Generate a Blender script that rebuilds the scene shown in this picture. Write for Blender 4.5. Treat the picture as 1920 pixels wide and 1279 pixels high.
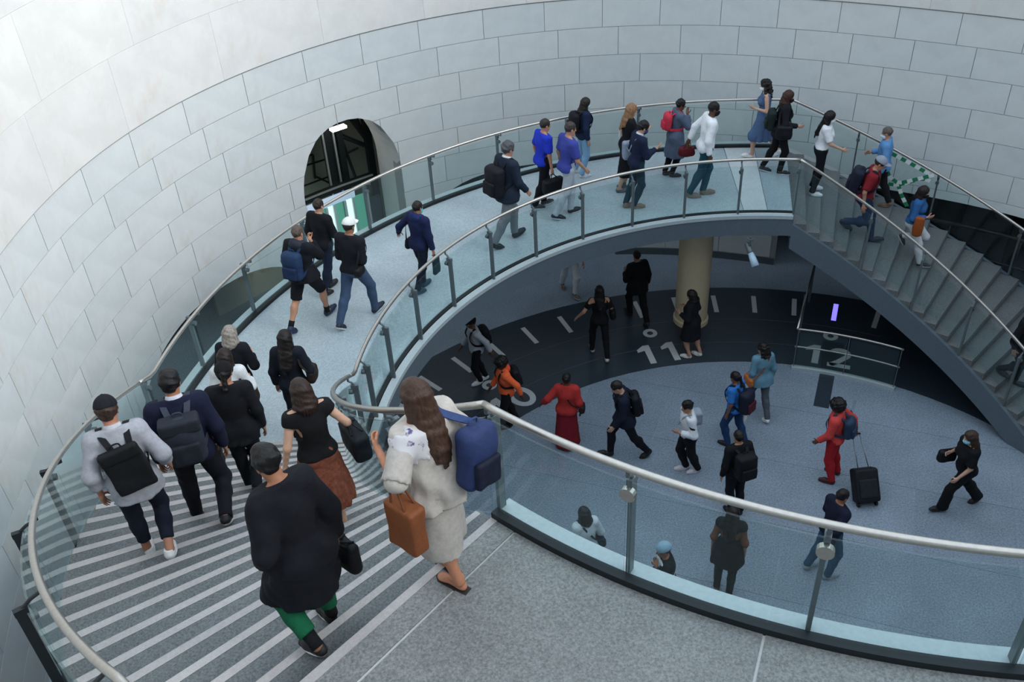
import bpy, bmesh, math, random
import numpy as np
from mathutils import Vector, Matrix

random.seed(7)
RNG = np.random.default_rng(7)
scene = bpy.context.scene
for o in list(bpy.data.objects):
    bpy.data.objects.remove(o)
COL = scene.collection
PI = math.pi

# ------------------------------------------------------------------ camera
IMG_W, IMG_H = 1920, 1279
F_PX = 1778.555
PITCH, ROLL = 0.6326, -0.0606
CAM = np.array([-3.8371, -9.0221, 11.8101])      # axis of the drum is the world origin
_f = np.array([0, math.cos(PITCH), -math.sin(PITCH)])
_u = np.array([0, math.sin(PITCH), math.cos(PITCH)])
_r = np.array([1.0, 0, 0])
CR = _r * math.cos(ROLL) + _u * math.sin(ROLL)
CU = -_r * math.sin(ROLL) + _u * math.cos(ROLL)
cam_data = bpy.data.cameras.new('camera')
cam_data.sensor_fit = 'HORIZONTAL'
cam_data.sensor_width = 36.0
cam_data.lens = F_PX * 36.0 / IMG_W
cam_data.clip_start = 0.05
cam_data.clip_end = 200
cam = bpy.data.objects.new('camera', cam_data)
COL.objects.link(cam)
cam.matrix_world = Matrix(((CR[0], CU[0], -_f[0], CAM[0]), (CR[1], CU[1], -_f[1], CAM[1]),
                           (CR[2], CU[2], -_f[2], CAM[2]), (0, 0, 0, 1)))
scene.camera = cam

# ------------------------------------------------------------------ sky, sun, exposure
world = bpy.data.worlds.new('overcast_sky')
scene.world = world
world.use_nodes = True
bg = world.node_tree.nodes['Background']
bg.inputs['Color'].default_value = (0.75, 0.87, 1.0, 1)
bg.inputs['Strength'].default_value = 1.2
sun_d = bpy.data.lights.new('open_sky_sun_offscreen', 'SUN')
sun_d.energy = 2.3
sun_d.angle = math.radians(36)
sun_d.color = (1.0, 0.97, 0.93)
sun = bpy.data.objects.new('open_sky_sun_offscreen', sun_d)
COL.objects.link(sun)
_sd = Vector((-0.92, 0.34, -0.50)).normalized()       # direction the light travels
sun.rotation_euler = _sd.to_track_quat('-Z', 'Y').to_euler()
scene.view_settings.view_transform = 'Standard'
scene.view_settings.look = 'None'
scene.view_settings.gamma = 1.0
scene.view_settings.use_curve_mapping = False
scene.view_settings.exposure = 0.56

# ------------------------------------------------------------------ place constants
Z1, Z2 = 3.413, 6.775            # middle and upper landing
RAIL_H = 1.05
T_UP = 226.5                      # edge of upper landing (degrees)
STEP_A = 2.45
N_L, N_R = 21, 22                 # risers of the two flights
T_MID0, T_MID1 = 77.4, T_UP - STEP_A * (N_L - 1)      # ends of the middle landing
RISE_L = (Z2 - Z1) / N_L
RISE_R = Z1 / N_R
R_IN, R_OUT = 5.72, 8.80
T_END = 338.0

def pol(r, t, z=0.0):
    a = math.radians(t)
    return np.array([r * math.cos(a), r * math.sin(a), z])

def ray(px, py):
    x = (px - IMG_W / 2) / F_PX
    y = -(py - IMG_H / 2) / F_PX
    return CR * x + CU * y + _f

def on_z(px, py, z):
    d = ray(px, py)
    return CAM + d * ((z - CAM[2]) / d[2])

def on_cyl(px, py, R):
    d = ray(px, py)
    a = d[0] ** 2 + d[1] ** 2
    b = 2 * (CAM[0] * d[0] + CAM[1] * d[1])
    c = CAM[0] ** 2 + CAM[1] ** 2 - R * R
    t = (-b + math.sqrt(max(b * b - 4 * a * c, 0))) / (2 * a)
    return CAM + d * t

def theta(p):
    return math.degrees(math.atan2(p[1], p[0])) % 360

def floor_z(p, level):
    if level == 'low':
        return 0.0
    if level == 'mid':
        return Z1
    if level == 'top':
        return Z2
    t = theta(p)
    if level == 'L':
        k = math.ceil((T_UP - t) / STEP_A - 1e-6)
        return Z2 - RISE_L * min(max(k, 0), N_L)
    k = math.ceil((T_MID0 - t) / STEP_A - 1e-6)
    return Z1 - RISE_R * min(max(k, 0), N_R)

def on_level(px, py, level):
    if level in ('low', 'mid', 'top'):
        return on_z(px, py, floor_z(None, level))
    best = None
    for k in range(0, 1 + (N_L if level == 'L' else N_R)):                       # stairs: the highest tread that the pixel really meets
        z = (Z2 - RISE_L * k) if level == 'L' else (Z1 - RISE_R * k)
        p = on_z(px, py, z)
        err = abs(floor_z(p, level) - z)
        if best is None or err < best[0] - 1e-6:
            best = (err, p)
    return best[1]

_WK = [(54, 9.42), (60, 9.39), (70, 9.55), (80, 9.85), (90, 10.2), (100, 10.54), (110, 10.83), (120, 11.01), (130, 11.09),
       (140, 11.03), (150, 10.87), (160, 10.61), (170, 10.30), (180, 10.05), (195, 9.95), (210, 10.1), (230, 10.8),
       (247, 11.3), (265, 11.3), (300, 10.6), (330, 9.8), (360, 9.5), (390, 9.42), (414, 9.42)]
_wt = np.array([k[0] for k in _WK], float)
_wr = np.array([k[1] for k in _WK], float)
_wtt = np.arange(54, 414.5, 1.0)
_wrr = np.interp(_wtt, _wt, _wr)
for _ in range(6):
    _e = np.concatenate([_wrr[-7:-1], _wrr, _wrr[1:7]])
    _wrr = np.convolve(_e, np.array([1, 2, 3, 4, 3, 2, 1]) / 16.0, 'same')[6:-6]
def wall_r(t):
    t = (t - 54) % 360 + 54
    return float(np.interp(t, _wtt, _wrr))

# ------------------------------------------------------------------ materials
def lin(c):
    if isinstance(c, str):
        c = c.lstrip('#')
        c = tuple(int(c[i:i + 2], 16) / 255 for i in (0, 2, 4))
    return tuple((x / 12.92 if x <= 0.04045 else ((x + 0.055) / 1.055) ** 2.4) for x in c)

MATS = {}
def new_mat(name):
    m = bpy.data.materials.new(name)
    m.use_nodes = True
    nt = m.node_tree
    return m, nt, nt.nodes['Principled BSDF']

def noise(nt, scale, detail=4, rough=0.6, coord='Object', stretch=None):
    tc = nt.nodes.new('ShaderNodeTexCoord')
    n = nt.nodes.new('ShaderNodeTexNoise')
    n.inputs['Scale'].default_value = scale
    n.inputs['Detail'].default_value = detail
    n.inputs['Roughness'].default_value = rough
    if stretch:
        mp = nt.nodes.new('ShaderNodeMapping')
        mp.inputs['Scale'].default_value = stretch
        nt.links.new(tc.outputs[coord], mp.inputs['Vector'])
        nt.links.new(mp.outputs['Vector'], n.inputs['Vector'])
    else:
        nt.links.new(tc.outputs[coord], n.inputs['Vector'])
    return n

def ramp(nt, src, stops):
    r = nt.nodes.new('ShaderNodeValToRGB')
    el = r.color_ramp.elements
    while len(el) < len(stops):
        el.new(0.5)
    for e, (p, c) in zip(el, stops):
        e.position = p
        e.color = (*c, 1)
    nt.links.new(src, r.inputs['Fac'])
    return r

def mixc(nt, fac, a, b, mode='MIX'):
    m = nt.nodes.new('ShaderNodeMix')
    m.data_type = 'RGBA'
    m.blend_type = mode
    for key, v in ((0, fac), (6, a), (7, b)):
        if isinstance(v, (int, float)):
            m.inputs[key].default_value = v
        elif isinstance(v, tuple):
            m.inputs[key].default_value = (*v, 1)
        else:
            nt.links.new(v, m.inputs[key])
    return m.outputs[2]

def bump(nt, src, b, strength=0.2, dist=0.01):
    n = nt.nodes.new('ShaderNodeBump')
    n.inputs['Strength'].default_value = strength
    n.inputs['Distance'].default_value = dist
    nt.links.new(src, n.inputs['Height'])
    nt.links.new(n.outputs['Normal'], b.inputs['Normal'])

def fabric(color, rough=0.88, var=0.10, scale=30.0):
    key = ('fab', color, rough)
    if key in MATS:
        return MATS[key]
    m, nt, b = new_mat('fabric_' + str(color).strip('#'))
    c = lin(color)
    n = noise(nt, scale, 5)
    lo = tuple(x * (1 - var) for x in c)
    hi = tuple(min(1, x * (1 + var) + 0.002) for x in c)
    r = ramp(nt, n.outputs['Fac'], [(0.3, lo), (0.7, hi)])
    nt.links.new(r.outputs['Color'], b.inputs['Base Color'])
    b.inputs['Roughness'].default_value = rough
    b.inputs['Specular IOR Level'].default_value = 0.25
    n2 = noise(nt, 9.0, 3)
    bump(nt, n2.outputs['Fac'], b, 0.22, 0.03)
    MATS[key] = m
    return m

def plain(name, color, rough=0.5, metal=0.0, spec=0.5, emit=None, emit_s=0):
    key = (name, color, rough, metal)
    if key in MATS:
        return MATS[key]
    m, nt, b = new_mat(name)
    c = lin(color)
    n = noise(nt, 30, 3)
    r = ramp(nt, n.outputs['Fac'], [(0.3, tuple(x * 0.92 for x in c)), (0.7, tuple(min(1, x * 1.06) for x in c))])
    nt.links.new(r.outputs['Color'], b.inputs['Base Color'])
    b.inputs['Roughness'].default_value = rough
    b.inputs['Metallic'].default_value = metal
    b.inputs['Specular IOR Level'].default_value = spec
    if emit:
        b.inputs['Emission Color'].default_value = (*lin(emit), 1)
        b.inputs['Emission Strength'].default_value = emit_s
    MATS[key] = m
    return m

def skin(tone):
    key = ('skin', tone)
    if key in MATS:
        return MATS[key]
    m, nt, b = new_mat('skin_' + tone.strip('#'))
    c = lin(tone)
    n = noise(nt, 14, 4)
    r = ramp(nt, n.outputs['Fac'], [(0.3, tuple(x * 0.88 for x in c)), (0.7, tuple(min(1, x * 1.08) for x in c))])
    nt.links.new(r.outputs['Color'], b.inputs['Base Color'])
    b.inputs['Roughness'].default_value = 0.55
    b.inputs['Specular IOR Level'].default_value = 0.35
    MATS[key] = m
    return m

def hairmat(color):
    key = ('hair', color)
    if key in MATS:
        return MATS[key]
    m, nt, b = new_mat('hair_' + color.strip('#'))
    c = lin(color)
    n = noise(nt, 60, 4, stretch=(1, 1, 0.08))
    r = ramp(nt, n.outputs['Fac'], [(0.3, tuple(x * 0.55 for x in c)), (0.72, tuple(min(1, x * 1.35) for x in c))])
    nt.links.new(r.outputs['Color'], b.inputs['Base Color'])
    b.inputs['Roughness'].default_value = 0.5
    b.inputs['Specular IOR Level'].default_value = 0.35
    bump(nt, n.outputs['Fac'], b, 0.9, 0.008)
    MATS[key] = m
    return m

def granite(name, base, contrast=0.35, scale=55.0, rough=0.42, tilevar=0.06):
    if name in MATS:
        return MATS[name]
    m, nt, b = new_mat(name)
    c = lin(base)
    n1 = noise(nt, scale, 6, 0.75)
    r1 = ramp(nt, n1.outputs['Fac'], [(0.36, tuple(x * (1 - contrast) for x in c)), (0.5, c), (0.64, tuple(min(1, x * (1 + contrast)) for x in c))])
    n2 = noise(nt, 1.1, 4, 0.6)
    r2 = ramp(nt, n2.outputs['Fac'], [(0.3, (0.86, 0.86, 0.86)), (0.7, (1.08, 1.08, 1.08))])
    out = mixc(nt, 1.0, r1.outputs['Color'], r2.outputs['Color'], 'MULTIPLY')
    oi = nt.nodes.new('ShaderNodeObjectInfo')
    r3 = ramp(nt, oi.outputs['Random'], [(0.0, (1 - tilevar,) * 3), (1.0, (1 + tilevar,) * 3)])
    out = mixc(nt, 1.0, out, r3.outputs['Color'], 'MULTIPLY')
    nt.links.new(out, b.inputs['Base Color'])
    b.inputs['Roughness'].default_value = rough
    b.inputs['Specular IOR Level'].default_value = 0.4
    MATS[name] = m
    return m

def limestone(name, base, stain):
    if name in MATS:
        return MATS[name]
    m, nt, b = new_mat(name)
    c = lin(base)
    s = lin(stain)
    n1 = noise(nt, 2.2, 6, 0.65)
    r1 = ramp(nt, n1.outputs['Fac'], [(0.40, tuple(x * 0.955 for x in c)), (0.60, tuple(min(1, x * 1.025) for x in c))])
    n2 = noise(nt, 0.7, 5, 0.7, stretch=(1, 1, 0.45))
    f2 = ramp(nt, n2.outputs['Fac'], [(0.58, (0, 0, 0)), (0.76, (0.45, 0.45, 0.45))])
    out = mixc(nt, f2.outputs['Color'], r1.outputs['Color'], s)
    oi = nt.nodes.new('ShaderNodeObjectInfo')
    r3 = ramp(nt, oi.outputs['Random'], [(0.0, (0.955, 0.965, 0.97)), (0.5, (1.0, 1.0, 1.0)), (1.0, (1.035, 1.02, 1.0))])
    out = mixc(nt, 1.0, out, r3.outputs['Color'], 'MULTIPLY')
    nt.links.new(out, b.inputs['Base Color'])
    b.inputs['Roughness'].default_value = 0.8
    b.inputs['Specular IOR Level'].default_value = 0.2
    n4 = noise(nt, 40, 4)
    bump(nt, n4.outputs['Fac'], b, 0.12, 0.01)
    MATS[name] = m
    return m

def glass_mat():
    if 'glass' in MATS:
        return MATS['glass']
    m = bpy.data.materials.new('tinted_glass')
    m.use_nodes = True
    nt = m.node_tree
    nt.nodes.clear()
    out = nt.nodes.new('ShaderNodeOutputMaterial')
    tr = nt.nodes.new('ShaderNodeBsdfTransparent')
    tr.inputs['Color'].default_value = (0.90, 0.955, 0.955, 1)
    gl = nt.nodes.new('ShaderNodeBsdfGlossy')
    gl.inputs['Roughness'].default_value = 0.03
    gl.inputs['Color'].default_value = (0.92, 1.0, 1.0, 1)
    lw = nt.nodes.new('ShaderNodeLayerWeight')
    lw.inputs['Blend'].default_value = 0.5
    pw = nt.nodes.new('ShaderNodeMath'); pw.operation = 'POWER'; pw.inputs[1].default_value = 5.0
    ma = nt.nodes.new('ShaderNodeMath'); ma.operation = 'MULTIPLY_ADD'; ma.inputs[1].default_value = 0.90; ma.inputs[2].default_value = 0.028
    nt.links.new(lw.outputs['Facing'], pw.inputs[0])
    nt.links.new(pw.outputs[0], ma.inputs[0])
    mx = nt.nodes.new('ShaderNodeMixShader')
    nt.links.new(ma.outputs[0], mx.inputs['Fac'])
    nt.links.new(tr.outputs[0], mx.inputs[1])
    nt.links.new(gl.outputs[0], mx.inputs[2])
    nt.links.new(mx.outputs[0], out.inputs['Surface'])
    MATS['glass'] = m
    return m

M_WALL = limestone('limestone_block', '#ced3d4', '#c2a98c')
M_WALL2 = limestone('limestone_upper', '#d6d6d4', '#c9ab8a')
M_MORTAR = plain('mortar', '#9ba0a1', 0.9)
M_JAMB = limestone('limestone_reveal', '#ced3d4', '#c2a98c')
M_COLUMN = limestone('limestone_column', '#d3c3a4', '#ab9672')
M_GR_TOP = granite('granite_upper', '#7d7f7e', 0.45, 60)
M_GR_STEP = granite('granite_step', '#626769', 0.45, 60)
M_GR_MID = granite('granite_middle', '#a2b0b6', 0.22, 45, 0.35)
M_GR_LOW = granite('granite_lower', '#7d8b99', 0.36, 34, 0.40, 0.05)
M_GR_OUT = M_GR_LOW
M_BLACK = granite('black_stone', '#2b353f', 0.2, 25, 0.33, 0.02)
M_STRIP = granite('pale_nosing', '#aeaaa9', 0.10, 40, 0.5, 0.03)
M_PALE = granite('pale_slab', '#c5ccce', 0.10, 40, 0.45, 0.02)
M_STEEL = plain('brushed_steel', '#b9b5ae', 0.32, 0.9)
M_DSTEEL = plain('dark_painted_steel', '#5d676c', 0.45, 0.25)
M_FASCIA = plain('fascia_paint', '#5b6972', 0.5, 0.15)
M_SHOE = plain('glass_shoe', '#1a2125', 0.5, 0.3)
M_CURB = plain('pale_curb', '#a9b5b9', 0.45, 0.1)
M_WHITE = plain('white_paint', '#b9bdbf', 0.6)
M_DARKROOM = plain('dark_wall', '#15181b', 0.8)
M_OLIVE = plain('olive_plaster', '#9c9b8c', 0.8)
M_GLASS = glass_mat()

# ------------------------------------------------------------------ mesh helpers
def link(o, parent=None):
    COL.objects.link(o)
    if parent is not None:
        o.parent = parent
    return o

def tag(o, label=None, cat=None, group=None, kind=None):
    if label: o['label'] = label
    if cat: o['category'] = cat
    if group: o['group'] = group
    if kind: o['kind'] = kind
    return o

def empty(name, loc, label=None, cat=None, group=None, kind=None, parent=None):
    o = bpy.data.objects.new(name, None)
    o.empty_display_size = 0.1
    o.location = tuple(float(x) for x in loc)
    link(o, parent)
    return tag(o, label, cat, group, kind)

def mesh_data(name, V, F, mats, smooth=False, fm=None):
    me = bpy.data.meshes.new(name)
    V = np.asarray(V, np.float32)
    if isinstance(F, np.ndarray) and F.ndim == 2:
        n, k = F.shape
        me.vertices.add(len(V))
        me.vertices.foreach_set('co', V.ravel())
        me.loops.add(n * k)
        me.loops.foreach_set('vertex_index', F.astype(np.int32).ravel())
        me.polygons.add(n)
        me.polygons.foreach_set('loop_start', np.arange(0, n * k, k, dtype=np.int32))
        me.polygons.foreach_set('loop_total', np.full(n, k, np.int32))
        me.update(calc_edges=True)
    else:
        me.from_pydata([tuple(map(float, v)) for v in V], [], [tuple(int(i) for i in f) for f in F])
    for m in (mats if isinstance(mats, (list, tuple)) else [mats]):
        me.materials.append(m)
    np_ = len(me.polygons)
    if fm is not None:
        me.polygons.foreach_set('material_index', np.asarray(fm, np.int32))
    me.polygons.foreach_set('use_smooth', np.full(np_, bool(smooth)))
    me.update()
    return me

def mesh(name, V, F, mats, parent=None, smooth=False, fm=None, origin=None):
    """V in world coordinates; origin (or the parent's location) becomes the local zero."""
    V = np.asarray(V, float)
    if parent is not None:
        off = np.array(world_loc(parent))
        o = bpy.data.objects.new(name, mesh_data(name, V - off, F, mats, smooth, fm))
    else:
        off = V.mean(0) if origin is None else np.asarray(origin, float)
        if origin is None:
            off = np.array([off[0], off[1], V[:, 2].min()])
        o = bpy.data.objects.new(name, mesh_data(name, V - off, F, mats, smooth, fm))
        o.location = tuple(off)
    return link(o, parent)

def world_loc(o):
    p = np.array(o.location)
    while o.parent is not None:
        o = o.parent
        p = p + np.array(o.location)
    return p

class MB:
    """collects geometry for ONE mesh object"""
    def __init__(s):
        s.V = []; s.F = []; s.m = []; s.n = 0
    def add(s, V, F, mi=0):
        V = np.asarray(V, float)
        s.V.append(V)
        for f in F:
            s.F.append(tuple(int(i) + s.n for i in f)); s.m.append(mi)
        s.n += len(V)
        return s
    def box(s, c, size, ax=None, mi=0):
        c = np.asarray(c, float); h = np.asarray(size, float) / 2
        A = np.eye(3) if ax is None else np.asarray(ax, float)
        V = [c + A[0] * sx * h[0] + A[1] * sy * h[1] + A[2] * sz * h[2] for sz in (-1, 1) for sx, sy in ((-1, -1), (1, -1), (1, 1), (-1, 1))]
        return s.add(V, [(3, 2, 1, 0), (4, 5, 6, 7), (0, 1, 5, 4), (1, 2, 6, 5), (2, 3, 7, 6), (3, 0, 4, 7)], mi)
    def tube(s, pts, rad, seg=10, mi=0, caps=True):
        V, F = tube_geo(pts, rad, seg, caps)
        return s.add(V, F, mi)
    def build(s, name, mats, parent=None, smooth=False, origin=None):
        return mesh(name, np.concatenate(s.V), s.F, mats, parent, smooth, s.m, origin)

def frames(pts):
    P = np.asarray(pts, float)
    T = np.gradient(P, axis=0)
    T /= np.linalg.norm(T, axis=1)[:, None] + 1e-12
    ref = np.array([0, 0, 1.0]) if abs(T[0][2]) < 0.9 else np.array([1.0, 0, 0])
    N = []
    n = ref - T[0] * (ref @ T[0]); n /= np.linalg.norm(n)
    for t in T:
        n = n - t * (n @ t); n /= np.linalg.norm(n) + 1e-12
        N.append(n.copy())
    N = np.array(N)
    B = np.cross(T, N)
    return P, T, N, B

def tube_geo(pts, rad, seg=10, caps=True):
    P, T, N, B = frames(pts)
    rad = np.broadcast_to(np.asarray(rad, float), (len(P),))
    a = np.linspace(0, 2 * PI, seg, endpoint=False)
    V = (P[:, None] + rad[:, None, None] * (np.cos(a)[None, :, None] * N[:, None] + np.sin(a)[None, :, None] * B[:, None])).reshape(-1, 3)
    F = []
    for i in range(len(P) - 1):
        for j in range(seg):
            k = (j + 1) % seg
            F.append((i * seg + j, i * seg + k, (i + 1) * seg + k, (i + 1) * seg + j))
    if caps:
        F.append(tuple(range(seg))[::-1])
        F.append(tuple((len(P) - 1) * seg + j for j in range(seg)))
    return V, F

def strip_geo(pts, normals, width, thick):
    """flat band along pts; normals point away from the body"""
    P = np.asarray(pts, float); Nn = np.asarray(normals, float)
    T = np.gradient(P, axis=0); T /= np.linalg.norm(T, axis=1)[:, None]
    Nn = Nn - T * (Nn * T).sum(1)[:, None]; Nn /= np.linalg.norm(Nn, axis=1)[:, None] + 1e-9
    B = np.cross(T, Nn)
    w = width / 2; t = thick / 2
    V = np.stack([P + B * w + Nn * t, P - B * w + Nn * t, P - B * w - Nn * t, P + B * w - Nn * t], 1).reshape(-1, 3)
    F = []
    for i in range(len(P) - 1):
        for j in range(4):
            k = (j + 1) % 4
            F.append((i * 4 + j, i * 4 + k, (i + 1) * 4 + k, (i + 1) * 4 + j))
    F += [(3, 2, 1, 0), tuple(4 * (len(P) - 1) + j for j in range(4))]
    return V, F

def smooth_path(pts, n=24):
    P = np.asarray(pts, float)
    t = np.r_[0, np.cumsum(np.linalg.norm(np.diff(P, axis=0), axis=1) ** 0.5)]
    t /= t[-1]
    Q = np.vstack([2 * P[0] - P[1], P, 2 * P[-1] - P[-2]])
    out = []
    for s in np.linspace(0, 1, n):
        i = min(np.searchsorted(t, s, 'right') - 1, len(P) - 2); i = max(i, 0)
        u = (s - t[i]) / (t[i + 1] - t[i])
        p0, p1, p2, p3 = Q[i], Q[i + 1], Q[i + 2], Q[i + 3]
        out.append(0.5 * ((2 * p1) + (-p0 + p2) * u + (2 * p0 - 5 * p1 + 4 * p2 - p3) * u * u + (-p0 + 3 * p1 - 3 * p2 + p3) * u ** 3))
    return np.array(out)

def sweep(prof, ts, zf=None, rf=None, caps=True):
    """sweep a closed (r, z) profile about the vertical axis over the angles ts (degrees)"""
    k = len(prof); V = []; F = []
    for t in ts:
        dz = zf(t) if zf else 0.0
        dr = rf(t) if rf else 0.0
        for r, z in prof:
            V.append(pol(r + dr, t, z + dz))
    for i in range(len(ts) - 1):
        for j in range(k):
            l = (j + 1) % k
            F.append((i * k + j, i * k + l, (i + 1) * k + l, (i + 1) * k + j))
    if caps:
        F.append(tuple(range(k))[::-1])
        F.append(tuple((len(ts) - 1) * k + j for j in range(k)))
    return np.array(V), F

def rect(r0, r1, z0, z1):
    return [(r0, z0), (r1, z0), (r1, z1), (r0, z1)]

def arcs(t0, t1, step=2.0):
    n = max(2, int(abs(t1 - t0) / step) + 2)
    return np.linspace(t0, t1, n)
# ------------------------------------------------------------------ the drum wall
Z_L0 = 6.0                     # the joint where the upper tier begins
COURSE = 0.585
Z_TOP = 14.0
# openings: (theta0, theta1, spring z, apex z)  -> arch top as a function of theta
OPEN = [(122.6, 134.6, 3.05, 4.45, 2.3), (97.0, 118.9, 1.85, 2.50, 2.5), (136.5, 163.0, 1.40, 2.50, 2.2),
        (38.0, 76.3, 2.10, 2.30, 2.5)]
def open_top(t):
    for t0, t1, zs, za, ex_ in OPEN:
        if t0 < t < t1:
            u = (t - (t0 + t1) / 2) / ((t1 - t0) / 2)
            return zs + (za - zs) * (max(0.0, 1 - abs(u) ** ex_)) ** 0.5
    return 0.0

def wall_panel(t0, t1, z0, z1, proud, depth, step=0.9):
    """curved slab of wall between two angles and heights, cut by the openings; front at wall_r - proud"""
    ts = list(arcs(t0, t1, step))
    for a, b, *_ in OPEN:
        for e in (a, b):
            if t0 < e < t1:
                ts += [e - 1e-3, e + 1e-3]
    for a, b, zs, za, kind in OPEN:
        if True:
            ts += [t for t in (a + .05, a + .2, a + .5, b - .05, b - .2, b - .5) if t0 < t < t1]
    td = np.linspace(t0, t1, 240)
    tv = np.array([open_top(x) for x in td])
    for lim in (z0, z1):
        for i in np.nonzero((tv[:-1] - lim) * (tv[1:] - lim) < 0)[0]:
            if min(tv[i], tv[i + 1]) > 0:
                ts.append(td[i] + (td[i + 1] - td[i]) * (lim - tv[i]) / (tv[i + 1] - tv[i]))
    ts = sorted(set(ts))
    V, F = [], []
    cols = []
    for t in ts:
        lo = max(z0, min(open_top(t), z1))
        rf = wall_r(t) - proud
        cols.append(len(V))
        V += [pol(rf, t, lo), pol(rf, t, z1), pol(rf + depth, t, z1), pol(rf + depth, t, lo)]
    alive = [max(z0, open_top(t)) < z1 - 1e-4 for t in ts]
    if not any(alive):
        return None
    for i in range(len(ts) - 1):
        if not (alive[i] or alive[i + 1]):
            continue
        a, b = cols[i], cols[i + 1]
        F += [(a, a + 1, b + 1, b), (a + 1, a + 2, b + 2, b + 1), (a + 3, a, b, b + 3)]
    F.append((cols[0] + 3, cols[0] + 2, cols[0] + 1, cols[0]))
    c = cols[-1]
    F.append((c, c + 1, c + 2, c + 3))
    return np.array(V), F

def clean(V, F):
    used = sorted({i for f in F for i in f})
    ix = {u: k for k, u in enumerate(used)}
    return V[used], [tuple(ix[i] for i in f) for f in F]

V, F = wall_panel(30, 206, 0.0, Z_TOP, 0.0, 0.35, 1.0)
wall_drum = mesh('wall_drum', V, F, M_MORTAR, origin=(0, 0, 0))
tag(wall_drum, 'curved pale limestone wall of the round stairwell', None, None, 'structure')
V, F = wall_panel(206, 390, 0.0, Z_TOP, 0.0, 0.35, 2.0)
wb = mesh('wall_near_side', V, F, M_WALL2, origin=(0, 0, 0))
tag(wb, 'plain pale limestone wall closing the round stairwell', None, None, 'structure')

gap = 0.012
def block(t0, t1, z0, z1, proud, mat, name='stone_block', gap=gap):
    dt = math.degrees(gap / 2 / wall_r((t0 + t1) / 2))
    r = wall_panel(t0 + dt, t1 - dt, z0 + gap / 2, z1 - gap / 2, proud, proud + 0.02, 1.3)
    if r is None:
        return
    V, F = clean(*r)
    c = V.mean(0)
    o = bpy.data.objects.new(name, mesh_data(name, V - c, F, mat))
    o.location = tuple(c)
    link(o, wall_drum)

LEN = 6.75
row = 0
z = Z_L0
while z > 0.2:
    z0 = max(z - COURSE, 0.16)
    off = (0.0 if row % 2 else LEN / 2) + random.uniform(-0.35, 0.35)
    t = 30.5 + off * 0.9
    while t < 199:
        dl = LEN + random.uniform(-0.5, 0.5)
        if z > 1.2 or 72 < t < 100:
            block(t, t + dl, z0, z, 0.015, M_WALL)
        t += dl
    z -= COURSE
    row += 1
z = Z_L0
row = 0
while z < 11.2:
    hh = 1.17
    t = 30.5 + (5.5 if row % 2 else 0)
    while t < 204:
        dl = 11.0 + random.uniform(-1, 1)
        block(t, t + dl, z + (0.02 if row == 0 else 0), z + hh, 0.035, M_WALL2, gap=0.003)
        t += dl
    z += hh
    row += 1
# reveals of the openings
for i, (t0, t1, zs, za, kind) in enumerate(OPEN):
    mb = MB()
    ts = np.r_[t0, t0 + .05, t0 + .2, t0 + .5, np.linspace(t0 + 1, t1 - 1, 22), t1 - .5, t1 - .2, t1 - .05, t1]
    pts = [(t0, 0.0)] + [(t, open_top(min(max(t, t0 + 1e-3), t1 - 1e-3))) for t in ts] + [(t1, 0.0)]
    V, F = [], []
    D = 1.1 if i == 0 else 0.7
    for t, zz in pts:
        V += [pol(wall_r(t) - 0.012, t, zz), pol(wall_r(t) + D, t, zz)]
    for k in range(len(pts) - 1):
        F.append((2 * k, 2 * k + 2, 2 * k + 3, 2 * k + 1))
    tag(mesh('trim_%d' % (i + 1), V, F, M_JAMB, origin=(0, 0, 0)), 'stone reveal lining a wall opening', None, None, 'structure')
# dark base along the wall foot
for n, (a, b) in enumerate(((76.4, 96.9), (118.7, 122.5))):
    V, F = sweep(rect(-0.05, 0.0, 0.0, 0.17), arcs(a, b, 1.5), rf=wall_r)
    tag(mesh('baseboard_%s' % ('rear', 'side')[n], V, F, M_DSTEEL, origin=(0, 0, 0)), 'dark metal base strip at the foot of the wall', None, None, 'structure')

# ------------------------------------------------------------------ lower floor
floor = empty('floor', (0, 0, 0), 'blue grey granite floor of the lower hall with a black clock ring', None, None, 'structure')
RD, RB, RT, RC = 5.965, 8.675, 8.03, 7.127
PHI12 = math.degrees(1.1777)
ang = math.radians(-22.0)
ex = np.array([math.cos(ang), math.sin(ang)]); ey = np.array([-ex[1], ex[0]])
base_pt = np.array([0.30, -0.05])
circ = [(RD * math.cos(a), RD * math.sin(a)) for a in np.linspace(0, 2 * PI, 96, endpoint=False)]
def clip_poly(poly, clip):
    out = poly
    for i in range(len(clip)):
        a, b = np.array(clip[i]), np.array(clip[(i + 1) % len(clip)])
        e = b - a
        res = []
        for j in range(len(out)):
            p, q = np.array(out[j]), np.array(out[(j + 1) % len(out)])
            sp = e[0] * (p[1] - a[1]) - e[1] * (p[0] - a[0])
            sq = e[0] * (q[1] - a[1]) - e[1] * (q[0] - a[0])
            if sp >= 0: res.append(p)
            if sp * sq < 0: res.append(p + (q - p) * sp / (sp - sq))
        out = res
        if not out: break
    return out
TS = 1.5
for i in range(-5, 5):
    for j in range(-5, 5):
        g = 0.004
        sq = [base_pt + ex * (TS * (i + u)) + ey * (TS * (j + v)) + ex * (g * (1 if u == 0 else -1)) + ey * (g * (1 if v == 0 else -1)) for u, v in ((0, 0), (1, 0), (1, 1), (0, 1))]
        p = clip_poly(sq, circ)
        if len(p) < 3: continue
        n = len(p)
        V = [(q[0], q[1], 0.0) for q in p] + [(q[0], q[1], -0.04) for q in p]
        F = [tuple(range(n))] + [(k, k + n, (k + 1) % n + n, (k + 1) % n) for k in range(n)]
        mesh('floor_tile', V, F, M_GR_LOW, floor)
bedm = plain('tile_joint', '#8b99a5', 0.8)
V = [(x, y, -0.006) for x, y in circ] + [(0, 0, -0.006)]
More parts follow.
